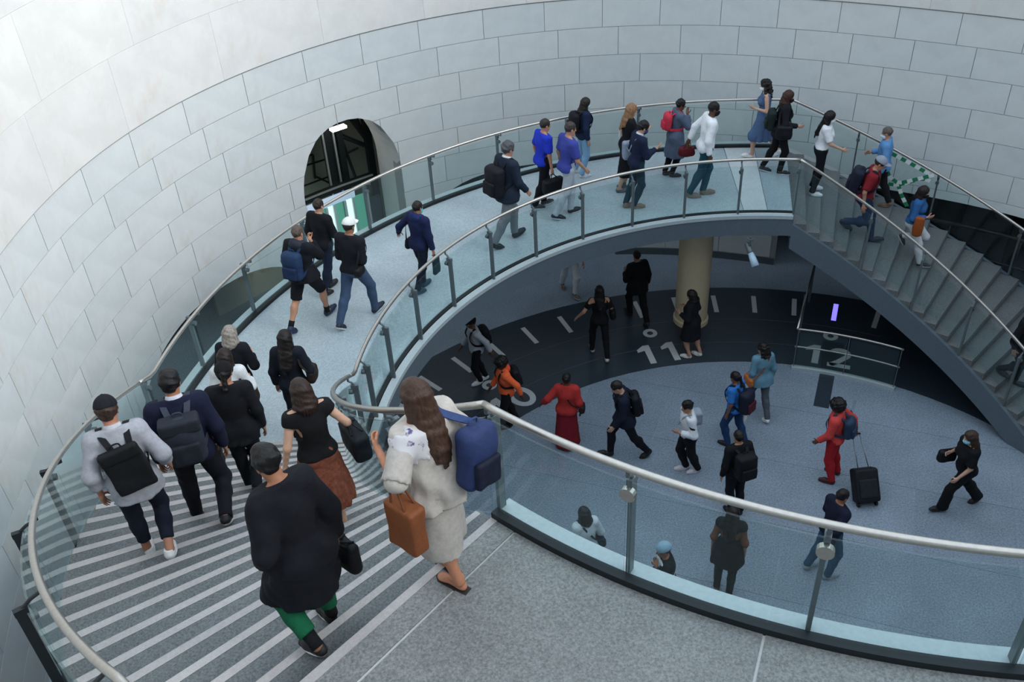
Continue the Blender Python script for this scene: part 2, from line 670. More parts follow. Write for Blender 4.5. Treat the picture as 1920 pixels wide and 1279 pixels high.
mesh('tile_bed', V, [(i, (i + 1) % 96, 96) for i in range(96)], bedm, floor)
V, F = sweep(rect(RD, RB, -0.05, 0.0), np.linspace(0, 360, 121), caps=False)
mesh('black_ring', V, F, M_BLACK, floor)
V, F = sweep(rect(RB, 16.4, -0.05, 0.0), np.linspace(0, 360, 121), caps=False)
mesh('outer_paving', V, F, M_GR_OUT, floor)
jm = plain('ring_joint', '#4d5862', 0.6)
for r in (6.62, 7.45):
    V, F = sweep(rect(r, r + 0.012, -0.002, 0.0025), np.linspace(60, 200, 80))
    mesh('ring_joint', V, F, jm, floor)
def flat(shape2d, t, r, name, mat, h=0.004, parent=floor):
    """flat raised inlay: 2-D shapes (x along reading direction, y outwards) set at angle t and radius r"""
    o = pol(r, t); out = pol(1, t); rd = pol(1, t - 90)
    mb = MB()
    for poly, faces in shape2d:
        n = len(poly)
        top = [o + rd * x + out * y + np.array([0, 0, h]) for x, y in poly]
        bot = [o + rd * x + out * y for x, y in poly]
        F = [tuple(f) for f in faces]
        edges = {}
        for f in faces:
            for k in range(len(f)):
                e = (f[k], f[(k + 1) % len(f)])
                edges[e] = 1
        for (a, b) in list(edges):
            if (b, a) not in edges:
                F.append((b, a, a + n, b + n))
        mb.add(top + bot, F)
    return mb.build(name, mat, parent)
def ribbon(pts, w):
    P = np.asarray(pts, float)
    T = np.gradient(P, axis=0); T /= np.linalg.norm(T, axis=1)[:, None]
    N = np.stack([-T[:, 1], T[:, 0]], 1) * w / 2
    n = len(P)
    return [tuple(p) for p in P + N] + [tuple(p) for p in P - N], [(n + i, n + i + 1, i + 1, i) for i in range(n - 1)]
def ring2(cx, cy, rx, ry, w):
    a = np.linspace(0, 2 * PI, 33)
    o = [(cx + rx * math.cos(t), cy + ry * math.sin(t)) for t in a[:-1]]
    i_ = [(cx + (rx - w) * math.cos(t), cy + (ry - w) * math.sin(t)) for t in a[:-1]]
    return o + i_, [(k, (k + 1) % 32, 32 + (k + 1) % 32, 32 + k) for k in range(32)]
def rect2(x0, x1, y0, y1):
    return [(x0, y0), (x1, y0), (x1, y1), (x0, y1)], [(0, 1, 2, 3)]
def digit(d, cx):
    if d == '1':
        return [rect2(cx - 0.02, cx + 0.11, -0.31, 0.31), ([(cx - 0.17, 0.19), (cx - 0.17, 0.10), (cx - 0.02, 0.14), (cx - 0.02, 0.31)], [(0, 1, 2, 3)])]
    if d == '0':
        return [ring2(cx, 0, 0.25, 0.32, 0.12)]
    a = np.radians(np.linspace(165, -35, 16))
    arc = [(cx + 0.155 * math.cos(t), 0.14 + 0.13 * math.sin(t)) for t in a]
    return [ribbon(arc + [(cx - 0.02, -0.13), (cx - 0.16, -0.27)], 0.115), rect2(cx - 0.22, cx + 0.22, -0.32, -0.20)]
for hr, txt in ((10, '10'), (11, '11'), (12, '12')):
    t = PHI12 + (12 - hr) * 30
    for c, cx in zip(txt, (-0.26, 0.24)):
        flat(digit(c, cx), t, 6.42, 'numeral', M_WHITE)
    flat([ring2(0, 0, 0.15, 0.15, 0.085)], t, RC, 'hour_ring', M_WHITE)
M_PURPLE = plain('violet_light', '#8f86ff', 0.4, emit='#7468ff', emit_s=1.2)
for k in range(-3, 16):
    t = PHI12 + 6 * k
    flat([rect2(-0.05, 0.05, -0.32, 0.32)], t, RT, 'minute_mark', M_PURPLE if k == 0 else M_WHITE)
flat([rect2(-0.14, 0.14, -0.55, 0.55)], PHI12 - 0.6, 5.33, 'north_bar', M_BLACK)
M_FAINT = granite('faint_inlay', '#72818f', 0.15, 40, 0.5, 0.0)
flat([ribbon([(-0.13, -0.2), (-0.13, 0.2)], 0.06), ribbon([(-0.13, 0.2), (0.13, -0.2)], 0.06), ribbon([(0.13, -0.2), (0.13, 0.2)], 0.06)], PHI12 - 5.6, 5.0, 'north_letter', M_FAINT, 0.003)

# ambulatory round the foot of the drum
V, F = sweep(rect(16.4, 16.7, -0.05, 5.2), np.linspace(0, 360, 91), caps=False)
tag(mesh('wall_outer', V, F, M_OLIVE, origin=(0, 0, 0)), 'dim olive wall of the passage behind the arches', None, None, 'structure')
V, F = sweep(rect(0.10, 0.0, 0.0, 0.25), np.linspace(0, 360, 91), caps=False)
V = []; F = []
for i, t in enumerate(np.linspace(0, 360, 181)):
    V += [pol(wall_r(t) + 0.02, t, 5.0), pol(16.7, t, 5.0), pol(16.7, t, 5.2), pol(wall_r(t) + 0.02, t, 5.2)]
for i in range(180):
    a, b = 4 * i, 4 * i + 4
    for j in range(4):
        k = (j + 1) % 4
        F.append((a + j, a + k, b + k, b + j))
tag(mesh('ceiling', V, F, M_OLIVE, origin=(0, 0, 0)), 'low ceiling over the passage behind the arches', None, None, 'structure')

# ------------------------------------------------------------------ landings
def slab(parent, t0, t1, z, mat, r0=R_IN + 0.16, r1=R_OUT - 0.10, name='slab', th=0.03):
    V, F = sweep(rect(r0, r1, z - th, z), arcs(t0, t1, 1.5))
    return mesh(name, V, F, mat, parent)
mid = empty('floor_middle_landing', (0, 0, 0), 'pale polished granite walkway curving round the stairwell', None, None, 'structure')
V, F = sweep(rect(R_IN + 0.05, R_OUT, Z1 - 0.36, Z1 - 0.006), arcs(T_MID0, T_MID1, 1.5))
mesh('walkway_deck', V, F, M_FASCIA, mid)
slab(mid, 85.6, T_MID1, Z1, M_GR_MID)
slab(mid, 81.6, 85.5, Z1, M_PALE)
slab(mid, T_MID0, 81.5, Z1, granite('granite_edge', '#97a6ae', 0.3, 60))
V, F = sweep(rect(R_IN, R_IN + 0.06, Z1 - 0.36, Z1 + 0.02), arcs(T_MID0, T_MID1, 1.5))
mesh('fascia', V, F, M_FASCIA, mid)
V, F = sweep(rect(R_OUT - 0.06, R_OUT, Z1 - 0.36, Z1 + 0.02), arcs(T_MID0, T_MID1, 1.5))
mesh('outer_fascia', V, F, M_FASCIA, mid)

up = empty('floor_upper_landing', (0, 0, 0), 'speckled grey granite landing at the head of the stairs', None, None, 'structure')
TU = [T_UP, 228.6, 246.2, 262.0, 290.0, T_END]
V, F = sweep(rect(R_IN + 0.05, 10.9, Z2 - 0.36, Z2 - 0.01), arcs(T_UP, T_END, 2))
mesh('landing_deck', V, F, plain('slab_joint', '#c4c6c4', 0.7), up)
gj = 0.085
for a, b in zip(TU[:-1], TU[1:]):
    slab(up, a + (gj if a != T_UP else 0), b - gj, Z2, M_GR_TOP, R_IN + 0.13, 10.9)
V, F = sweep(rect(R_IN, R_IN + 0.06, Z2 - 0.36, Z2 + 0.02), arcs(T_UP, T_END, 2))
mesh('fascia', V, F, M_FASCIA, up)

# ------------------------------------------------------------------ stairs
def nose_z(t):
    """height of the nosing line at an angle: the pitch line of both flights and the landings"""
    if t < T_MID0:
        return max(Z1 - (T_MID0 - t) / STEP_A * RISE_R, 0.0)
    if t <= T_MID1:
        return Z1
    return min(Z2, Z1 + RISE_L + (t - T_MID1) / STEP_A * RISE_L) if t > T_MID1 + 0.01 else Z1
def pitch_z(t):
    if t < T_MID0:
        return max(Z1 - (T_MID0 - t) / STEP_A * RISE_R, 0.0)
    if t <= 170:
        return Z1
    return Z2 if t >= T_UP else max(Z1, Z2 - (T_UP - t) / STEP_A * RISE_L)

def flight(name, label, t_top, z_top, rise, n, mat, strip):
    st = empty(name, tuple(pol(7.2, t_top - STEP_A * n / 2, 0)), label, 'stairs')
    for k in range(1, n):
        ta, tb = t_top - STEP_A * (k - 1), t_top - STEP_A * k
        z = z_top - rise * k
        V, F = sweep(rect(R_IN + 0.08, R_OUT - 0.12, z - rise - 0.05, z), arcs(tb, ta + 0.25, 0.9))
        s = mesh('step', V, F, mat, st)
        if strip:
            V, F = sweep(rect(R_IN + 0.10, R_OUT - 0.14, z - 0.02, z + 0.003), arcs(tb + 0.02, tb + 0.50, 0.6))
            mesh('nosing_strip', V, F, M_STRIP, s)
        else:
            V, F = sweep(rect(R_IN + 0.08, R_OUT - 0.12, z - rise, z - 0.035), arcs(tb - 0.06, tb + 0.01, 0.05))
            mesh('riser', V, F, mat, s)
    tb = t_top - STEP_A * (n - 1)
    for r0, r1, nm in ((R_IN, R_IN + 0.09, 'inner_stringer'), (R_OUT - 0.09, R_OUT, 'outer_stringer')):
        V, F = sweep([(r0, -0.62), (r1, -0.62), (r1, -0.13), (r0, -0.13)], arcs(tb, t_top, 1.2), zf=pitch_z)
        V[:, 2] = np.maximum(V[:, 2], 0.0)
        mesh(nm, V, F, M_FASCIA, st)
    V, F = sweep([(R_IN + 0.05, -0.54), (R_OUT - 0.05, -0.54), (R_OUT - 0.05, -0.48), (R_IN + 0.05, -0.48)], arcs(tb, t_top, 1.2), zf=pitch_z)
    V[:, 2] = np.maximum(V[:, 2], 0.0)
    mesh('soffit', V, F, M_FASCIA, st)
    return st
stairs_up = flight('staircase', 'grey granite stair with pale nosing strips up to the speckled landing', T_UP, Z2, RISE_L, N_L, M_GR_STEP, True)
stairs_dn = flight('staircase', 'grey granite stair descending from the pale walkway beside the striped tape', T_MID0, Z1, RISE_R, N_R, M_GR_STEP, False)
V, F = sweep(rect(R_IN + 0.08, R_OUT - 0.14, Z2 - 0.03, Z2 + 0.004), arcs(T_UP - 0.02, T_UP + 0.52, 0.6))
mesh('nosing_strip', V, F, M_STRIP, up)

# ------------------------------------------------------------------ balustrades
def dense(t0, t1, step=1.0, extra=()):
    ts = set(np.round(arcs(t0, t1, step), 4))
    for e in (T_MID0, T_MID1, T_UP) + tuple(extra):
        if min(t0, t1) < e < max(t0, t1): ts.add(e)
    return np.array(sorted(ts))
def balustrade(label, t0, t1, side, posts, rail_pts=None, cl=(0.034, 0.05, None), pm=None, lo=-0.02, post_lo=-0.25, shoe=True):
    """side -1: inner (void) side, +1: outer side"""
    rr = 5.88 if side < 0 else 8.52          # handrail
    rp = 5.80 if side < 0 else 8.70          # posts
    rg = 5.865 if side < 0 else 8.635        # glass
    root = empty('balustrade', tuple(pol(rp, (t0 + t1) / 2, pitch_z((t0 + t1) / 2))), label, 'balustrade')
    ts = dense(t0, t1)
    path = np.array([pol(rr, t, pitch_z(t) + RAIL_H) for t in ts]) if rail_pts is None else rail_pts
    mb = MB(); mb.tube(path, 0.027, 12)
    mb.build('handrail', M_STEEL, root, True)
    if shoe:
        V, F = sweep([(rg - 0.035, lo), (rg + 0.035, lo), (rg + 0.035, 0.055), (rg - 0.035, 0.055)], ts, zf=pitch_z)
        mesh('glass_shoe', V, F, M_SHOE, root)
        c0, c1 = (R_IN - 0.015, R_IN + 0.10) if side < 0 else (R_OUT - 0.10, R_OUT + 0.015)
        V, F = sweep([(c0, -0.02), (c1, -0.02), (c1, 0.045), (c0, 0.045)], ts, zf=pitch_z)
        mesh('curb', V, F, M_CURB, root)
    edges = [t0] + [p for p in posts if t0 + 0.5 < p < t1 - 0.5] + [t1]
    for a, b in zip(edges[:-1], edges[1:]):
        d = 0.12
        tg = dense(a + d, b - d, 1.2)
        V, F = sweep([(rg - 0.008, 0.03), (rg + 0.008, 0.03), (rg + 0.008, 0.93), (rg - 0.008, 0.93)], tg, zf=pitch_z)
        mesh('glass_panel', V, F, M_GLASS, root)
    for p in posts:
        zb = pitch_z(p)
        er = pol(1, p); et = pol(1, p + 90); ez = np.array([0, 0, 1.0])
        mb = MB()
        A = np.array([er, et, ez])
        mb.box(pol(rp, p, zb + (0.88 + post_lo) / 2), (0.065, 0.03, 0.88 - post_lo), A)
        mb.box(pol(rp - side * 0.01, p, zb + 0.90), (0.09, 0.04, 0.05), A)
        q = rr
        mb.tube([pol(rp, p, zb + 0.90), pol((rp + q) / 2, p, zb + 0.96), pol(q, p, zb + 0.985), pol(q, p, zb + RAIL_H - 0.01)], 0.014, 8)
        po = mb.build('post', pm or M_DSTEEL, root)
        mb = MB()
        for zc in (0.82,):
            c = pol(rg - side * (-0.0), p, zb + zc)
            a = np.linspace(0, 2 * PI, 17)[:-1]
            ring = [c - er * cl[1] / 2 + (et * math.cos(x) + ez * math.sin(x)) * cl[0] for x in a]
            rin2 = [q_ + er * cl[1] for q_ in ring]
            mb.add(ring + rin2, [tuple(range(16)), tuple(range(16, 32))[::-1]] + [(k, (k + 1) % 16, 16 + (k + 1) % 16, 16 + k) for k in range(16)])
        mb.build('clamp', cl[2] or M_DSTEEL, po)
    return root
mid_in = [T_MID0 + 9.55 * k for k in range(0, 10)] + [171.8]
mid_out = [T_MID0 + 0.3 + 9.72 * k for k in range(0, 11)]
balustrade('glass balustrade with steel handrail along the void side of the pale walkway', T_MID0, T_MID1, -1, mid_in)
balustrade('glass balustrade with steel handrail between the pale walkway and the stone wall', T_MID0, T_MID1, 1, mid_out)
balustrade('glass balustrade with steel handrail on the void side of the stair with pale strips', T_MID1, T_UP, -1, [T_MID1 + 1.0, 190.0, 202.0, 214.0], shoe=False)
balustrade('glass balustrade with steel handrail between the stair with pale strips and the wall', T_MID1, T_UP + 4, 1, [T_MID1 + 8, 195.0, 205.0, 215.0, 225.0], shoe=False, pm=plain('black_steel', '#25292c', 0.5, 0.2))
balustrade('glass balustrade with steel handrail along the void edge of the speckled landing', T_UP, T_END, -1, [T_UP + 0.15, 237.1, 248.6, 260.1, 271.6, 283, 295, 307], cl=(0.052, 0.04, M_STEEL))
balustrade('glass balustrade with steel handrail on the void side of the stair beside the striped tape', 26.0, T_MID0, -1, [36.0, 45.5, 55.0, 64.5], shoe=False)
balustrade('glass balustrade with steel handrail on the wall side of the stair beside the striped tape', 26.0, T_MID0, 1, [36.0, 47.0, 58.0, 68.5], shoe=False)

# columns
def column(t, r, R, label):
    c = pol(r, t)
    prof = [(R + 0.03, 0.0), (R + 0.03, 0.10), (R, 0.12), (R, Z1 - 0.42), (R + 0.02, Z1 - 0.40), (R + 0.02, Z1 - 0.355)]
    n = 40; V = []; F = []
    for rr, z in prof:
        V += [c + np.array([rr * math.cos(a), rr * math.sin(a), z]) for a in np.linspace(0, 2 * PI, n, endpoint=False)]
    for i in range(len(prof) - 1):
        for j in range(n):
            k = (j + 1) % n
            F.append((i * n + j, i * n + k, (i + 1) * n + k, (i + 1) * n + j))
    F.append(tuple(range(n))[::-1]); F.append(tuple((len(prof) - 1) * n + j for j in range(n)))
    o = mesh('column', np.array(V), F, M_COLUMN, origin=c)
    tag(o, label, 'column')
column(90.0, 7.47, 0.34, 'round tan stone column carrying the walkway above the black ring')
# ------------------------------------------------------------------ implicit surfaces -> meshes
class Field:
    def __init__(s, lo, hi, res):
        s.lo = np.asarray(lo, np.float32); s.res = res
        s.n = np.maximum(3, np.ceil((np.asarray(hi) - s.lo) / res).astype(int) + 1)
        s.F = np.full(s.n, 10.0, np.float32)
        s.ax = [s.lo[i] + res * np.arange(s.n[i], dtype=np.float32) for i in range(3)]
    def grid(s, sl=None):
        sl = sl or (slice(None),) * 3
        return np.meshgrid(s.ax[0][sl[0]], s.ax[1][sl[1]], s.ax[2][sl[2]], indexing='ij')
    def put(s, prim, k=0.03, off=0.0, cut=False):
        lo, hi = prim.box()
        m = k + 3.2 * s.res + max(off, 0)
        a = np.clip(np.floor((lo - m - s.lo) / s.res).astype(int), 0, s.n)
        b = np.clip(np.ceil((hi + m - s.lo) / s.res).astype(int) + 1, 0, s.n)
        if np.any(b <= a): return s
        sl = tuple(slice(x, y) for x, y in zip(a, b))
        X, Y, Z = s.grid(sl)
        d = prim.d(X, Y, Z) - off
        f = s.F[sl]
        if cut:
            s.F[sl] = np.maximum(f, -d)
        elif k > 0:
            h = np.maximum(k - np.abs(f - d), 0) / k
            s.F[sl] = np.minimum(f, d) - h * h * k * 0.25
        else:
            s.F[sl] = np.minimum(f, d)
        return s
    def plane(s, o, n):
        """keep the side where (p-o).n < 0"""
        X, Y, Z = s.grid()
        n = np.asarray(n, float); n = n / np.linalg.norm(n)
        s.F = np.maximum(s.F, ((X - o[0]) * n[0] + (Y - o[1]) * n[1] + (Z - o[2]) * n[2]).astype(np.float32))
        return s
    def plane_near(s, o, n, c, rad):
        """like plane, but only inside a ball about c"""
        X, Y, Z = s.grid()
        n = np.asarray(n, float); n = n / np.linalg.norm(n)
        pl = (X - o[0]) * n[0] + (Y - o[1]) * n[1] + (Z - o[2]) * n[2]
        ball = (X - c[0]) ** 2 + (Y - c[1]) ** 2 + (Z - c[2]) ** 2 < rad * rad
        s.F = np.where(ball, np.maximum(s.F, pl), s.F).astype(np.float32)
        return s
    def ripple(s, amp, freq, seed):
        X, Y, Z = s.grid()
        r = np.random.default_rng(seed)
        w = np.zeros_like(X)
        for i in range(5):
            v = r.normal(size=3); v *= freq * (0.7 + 0.3 * i) / np.linalg.norm(v)
            w += np.sin(X * v[0] + Y * v[1] + Z * v[2] + r.uniform(0, 6.28)) / (1 + 0.35 * i)
        s.F = s.F + (amp * w * 0.5).astype(np.float32)
        return s
    def mesh(s):
        return surface_nets(s.F, s.lo, s.res)

def surface_nets(F, lo, res):
    F = np.pad(F, 1, constant_values=5.0)
    lo = np.asarray(lo, np.float32) - res
    S = F < 0
    nx, ny, nz = F.shape
    c = [S[i:nx - 1 + i, j:ny - 1 + j, k:nz - 1 + k] for i in (0, 1) for j in (0, 1) for k in (0, 1)]
    cnt = sum(x.astype(np.int8) for x in c)
    act = (cnt > 0) & (cnt < 8)
    ids = np.argwhere(act)
    if len(ids) == 0:
        return np.zeros((0, 3)), np.zeros((0, 4), int)
    idx = -np.ones(act.shape, np.int32)
    idx[act] = np.arange(len(ids))
    i, j, k = ids.T
    corner = {(a, b, d): F[i + a, j + b, k + d] for a in (0, 1) for b in (0, 1) for d in (0, 1)}
    acc = np.zeros((len(ids), 3), np.float64); num = np.zeros(len(ids))
    for ax in range(3):
        for u in (0, 1):
            for v in (0, 1):
                p = [0, 0, 0]; q = [0, 0, 0]
                o = [a for a in range(3) if a != ax]
                p[o[0]] = q[o[0]] = u; p[o[1]] = q[o[1]] = v; q[ax] = 1
                f0, f1 = corner[tuple(p)], corner[tuple(q)]
                x = (f0 < 0) != (f1 < 0)
                t = np.where(x, f0 / np.where(np.abs(f0 - f1) < 1e-9, 1, f0 - f1), 0)
                pt = np.zeros((len(ids), 3)); pt[:, o[0]] = u; pt[:, o[1]] = v; pt[:, ax] = t
                acc += pt * x[:, None]; num += x
    V = (ids + acc / num[:, None]) * res + lo
    quads = []
    for ax in range(3):
        sl0 = [slice(None)] * 3; sl1 = [slice(None)] * 3
        sl0[ax] = slice(0, -1); sl1[ax] = slice(1, None)
        A = S[tuple(sl0)]; B = S[tuple(sl1)]
        e = np.argwhere(A != B)
        o = [(ax + 1) % 3, (ax + 2) % 3]
        e = e[(e[:, o[0]] > 0) & (e[:, o[1]] > 0) & (e[:, o[0]] < F.shape[o[0]] - 1) & (e[:, o[1]] < F.shape[o[1]] - 1)]
        ins = A[tuple(e.T)]
        def cell(du, dv):
            q = e.copy(); q[:, o[0]] -= du; q[:, o[1]] -= dv
            return idx[tuple(q.T)]
        Q = np.stack([cell(1, 1), cell(0, 1), cell(0, 0), cell(1, 0)], 1)
        Q[~ins] = Q[~ins][:, ::-1]
        quads.append(Q)
    Q = np.concatenate(quads)
    Q = Q[(Q >= 0).all(1)]
    return V, Q

class RC:
    """tapered capsule"""
    def __init__(s, a, b, ra, rb=None):
        s.a = np.asarray(a, float); s.b = np.asarray(b, float); s.ra = ra; s.rb = ra if rb is None else rb
    def box(s):
        r = max(s.ra, s.rb)
        return np.minimum(s.a, s.b) - r, np.maximum(s.a, s.b) + r
    def d(s, X, Y, Z):
        ab = s.b - s.a; L = ab @ ab + 1e-12
        x, y, z = X - s.a[0], Y - s.a[1], Z - s.a[2]
        t = np.clip((x * ab[0] + y * ab[1] + z * ab[2]) / L, 0, 1)
        return np.sqrt((x - t * ab[0]) ** 2 + (y - t * ab[1]) ** 2 + (z - t * ab[2]) ** 2) - (s.ra + (s.rb - s.ra) * t)
class EL:
    """ellipsoid, R rows are its axes"""
    def __init__(s, c, r, R=None):
        s.c = np.asarray(c, float); s.r = np.asarray(r, float); s.R = np.eye(3) if R is None else np.asarray(R, float)
    def box(s):
        e = np.sqrt(((s.R * s.r[:, None]) ** 2).sum(0))
        return s.c - e, s.c + e
    def d(s, X, Y, Z):
        x, y, z = X - s.c[0], Y - s.c[1], Z - s.c[2]
        q = [(x * s.R[i][0] + y * s.R[i][1] + z * s.R[i][2]) / s.r[i] for i in range(3)]
        k0 = np.sqrt(q[0] ** 2 + q[1] ** 2 + q[2] ** 2)
        k1 = np.sqrt((q[0] / s.r[0]) ** 2 + (q[1] / s.r[1]) ** 2 + (q[2] / s.r[2]) ** 2)
        return k0 * (k0 - 1.0) / np.maximum(k1, 1e-6)
class BX:
    """rounded box, R rows are its axes"""
    def __init__(s, c, h, rad=0.02, R=None):
        s.c = np.asarray(c, float); s.h = np.asarray(h, float); s.rad = rad; s.R = np.eye(3) if R is None else np.asarray(R, float)
    def box(s):
        e = (np.abs(s.R) * s.h[:, None]).sum(0)
        return s.c - e, s.c + e
    def d(s, X, Y, Z):
        x, y, z = X - s.c[0], Y - s.c[1], Z - s.c[2]
        q = [np.abs(x * s.R[i][0] + y * s.R[i][1] + z * s.R[i][2]) - (s.h[i] - s.rad) for i in range(3)]
        out = np.sqrt(sum(np.maximum(v, 0) ** 2 for v in q))
        return out + np.minimum(np.maximum(np.maximum(q[0], q[1]), q[2]), 0) - s.rad
class SK:
    """skirt: elliptical cone with folds from the point a (top) to b (hem)"""
    def __init__(s, a, b, ra, rb, folds=8, amp=0.05, ph=0.0, yaw=0.0):
        s.a = np.asarray(a, float); s.b = np.asarray(b, float); s.ra = ra; s.rb = rb; s.f = folds; s.amp = amp; s.ph = ph
    def box(s):
        m = max(*s.ra, *s.rb) * (1 + s.amp)
        lo = np.minimum(s.a, s.b) - [m, m, 0]; hi = np.maximum(s.a, s.b) + [m, m, 0]
        return lo, hi
    def d(s, X, Y, Z):
        t = np.clip((s.a[2] - Z) / (s.a[2] - s.b[2]), 0, 1)
        cx = s.a[0] + (s.b[0] - s.a[0]) * t; cy = s.a[1] + (s.b[1] - s.a[1]) * t
        rx = s.ra[0] + (s.rb[0] - s.ra[0]) * t ** 0.8; ry = s.ra[1] + (s.rb[1] - s.ra[1]) * t ** 0.8
        x, y = (X - cx) / rx, (Y - cy) / ry
        rho = np.sqrt(x * x + y * y)
        ph = np.arctan2(y, x)
        w = 1 + s.amp * t * np.sin(s.f * ph + s.ph + 2.0 * t) + 0.4 * s.amp * t * np.sin((2 * s.f + 3) * ph + 1.3)
        side = (rho - w) * np.minimum(rx, ry) * 0.9
        return np.maximum(side, np.maximum(Z - s.a[2], s.b[2] - Z))

def rotx(a):
    c, s = math.cos(a), math.sin(a)
    return np.array([[1, 0, 0], [0, c, -s], [0, s, c]])
def rotz(a):
    c, s = math.cos(a), math.sin(a)
    return np.array([[c, -s, 0], [s, c, 0], [0, 0, 1]])
def unit(v):
    v = np.asarray(v, float)
    return v / (np.linalg.norm(v) + 1e-12)

# ---- templates: head, hands, shoe (made once, then placed per person)
def make_head():
    f = Field((-0.10, -0.13, -0.07), (0.10, 0.13, 0.25), 0.007)
    f.put(EL((0, -0.012, 0.145), (0.074, 0.095, 0.088)), 0.02)
    f.put(EL((0, 0.018, 0.075), (0.058, 0.070, 0.075)), 0.03)
    f.put(EL((0, 0.045, 0.030), (0.038, 0.040, 0.028)), 0.03)
    f.put(RC((0, 0.084, 0.112), (0, 0.106, 0.078), 0.008, 0.013), 0.015)
    f.put(EL((0, 0.085, 0.050), (0.024, 0.012, 0.010)), 0.01)
    f.put(RC((-0.035, 0.074, 0.133), (0.035, 0.074, 0.133), 0.011), 0.015)
    for sx in (-1, 1):
        f.put(EL((sx * 0.031, 0.090, 0.115), (0.015, 0.012, 0.009)), 0.0, cut=True)
        f.put(EL((sx * 0.031, 0.079, 0.115), (0.012, 0.011, 0.010)), 0.002)
        f.put(EL((sx * 0.074, -0.006, 0.105), (0.008, 0.018, 0.031)), 0.008)
    f.put(RC((0, -0.012, -0.055), (0, -0.004, 0.05), 0.055, 0.052), 0.03)
    V, Q = f.mesh()
    C = V[Q].mean(1)
    m = np.zeros(len(Q), int)
    for sx in (-1, 1):
        dx, dz = C[:, 0] - sx * 0.031, C[:, 2] - 0.115
        fr = C[:, 1] > 0.06
        m[fr & ((dx / 0.013) ** 2 + (dz / 0.0075) ** 2 < 1)] = 1
        m[fr & (dx ** 2 + dz ** 2 < 0.0055 ** 2)] = 2
        m[fr & (np.abs(dx) < 0.019) & (np.abs(C[:, 2] - 0.136) < 0.0045)] = 2
    m[(C[:, 1] > 0.07) & (np.abs(C[:, 0]) < 0.022) & (np.abs(C[:, 2] - 0.050) < 0.008)] = 3
    return V, Q, m
def make_hand(curl, spread=0.0):
    """right hand: wrist at 0, fingers towards -Z, thumb +Y, palm faces -X"""
    prims = [(EL((0, 0, -0.045), (0.016, 0.038, 0.050)), 0.01), (RC((0, 0, 0.02), (0, 0, -0.02), 0.025, 0.024), 0.015)]
    lens = (0.072, 0.080, 0.074, 0.058)
    for i, L in enumerate(lens):
        y = 0.030 - 0.020 * i
        p = np.array([0, y, -0.085 + (0.008 if i == 3 else 0)])
        a = curl * 0.35
        r = 0.0088 - 0.0005 * i
        for s_, frac in enumerate((0.45, 0.30, 0.25)):
            dirv = np.array([-math.sin(a), spread * (1.5 - i) * 0.12, -math.cos(a)])
            q = p + unit(dirv) * L * frac
            prims.append((RC(p, q, r, r - 0.0008), 0.003 if s_ else 0.008))
            p = q; r -= 0.0008; a += curl * 0.75
    p = np.array([-0.004, 0.026, -0.030])
    for L, dv, r in ((0.038, (-0.45, 0.62, -0.60), 0.0115), (0.030, (-0.55, 0.25, -0.75), 0.0100), (0.024, (-0.55, -0.10 * curl, -0.80), 0.0088)):
        q = p + unit(dv) * L
        prims.append((RC(p, q, r, r - 0.001), 0.006)); p = q
    f = Field((-0.10, -0.06, -0.185), (0.04, 0.09, 0.04), 0.0062)
    for pr, k in prims: f.put(pr, k)
    return f.mesh()
def make_shoe(kind):
    f = Field((-0.07, -0.20, -0.03), (0.07, 0.13, 0.20), 0.0085)
    if kind == 'bare':
        f.put(RC((0, -0.145, 0.030), (0, 0.0, 0.026), 0.030, 0.030), 0.02)
        f.put(EL((0, 0.04, 0.018), (0.044, 0.055, 0.016)), 0.02)
        f.put(RC((0, -0.12, 0.05), (0, -0.12, 0.12), 0.034, 0.036), 0.03)
    else:
        f.put(RC((0, -0.145, 0.045), (0, 0.0, 0.040), 0.037, 0.042), 0.02)
        f.put(RC((0, 0.0, 0.038), (0.004, 0.068, 0.028), 0.043, 0.036), 0.03)
        f.put(RC((0, -0.125, 0.06), (0, -0.118, 0.105 if kind != 'boot' else 0.165), 0.042, 0.044), 0.03)
        f.put(EL((0, -0.03, 0.014), (0.050, 0.140, 0.022)), 0.008)
    f.plane((0, 0, 0.001), (0, 0, -1))
    if kind != 'bare':
        f.plane((0, 0, 0.100 if kind != 'boot' else 0.165), (0, 0, 1))
    V, Q = f.mesh()
    C = V[Q].mean(1)
    return V, Q, (C[:, 2] < 0.024).astype(int)
HEAD = make_head()
HANDS = {'relax': make_hand(0.45), 'grip': make_hand(1.45), 'open': make_hand(0.15, 0.6), 'pinch': make_hand(1.0)}
SHOES = {k: make_shoe(k) for k in ('shoe', 'boot', 'bare')}

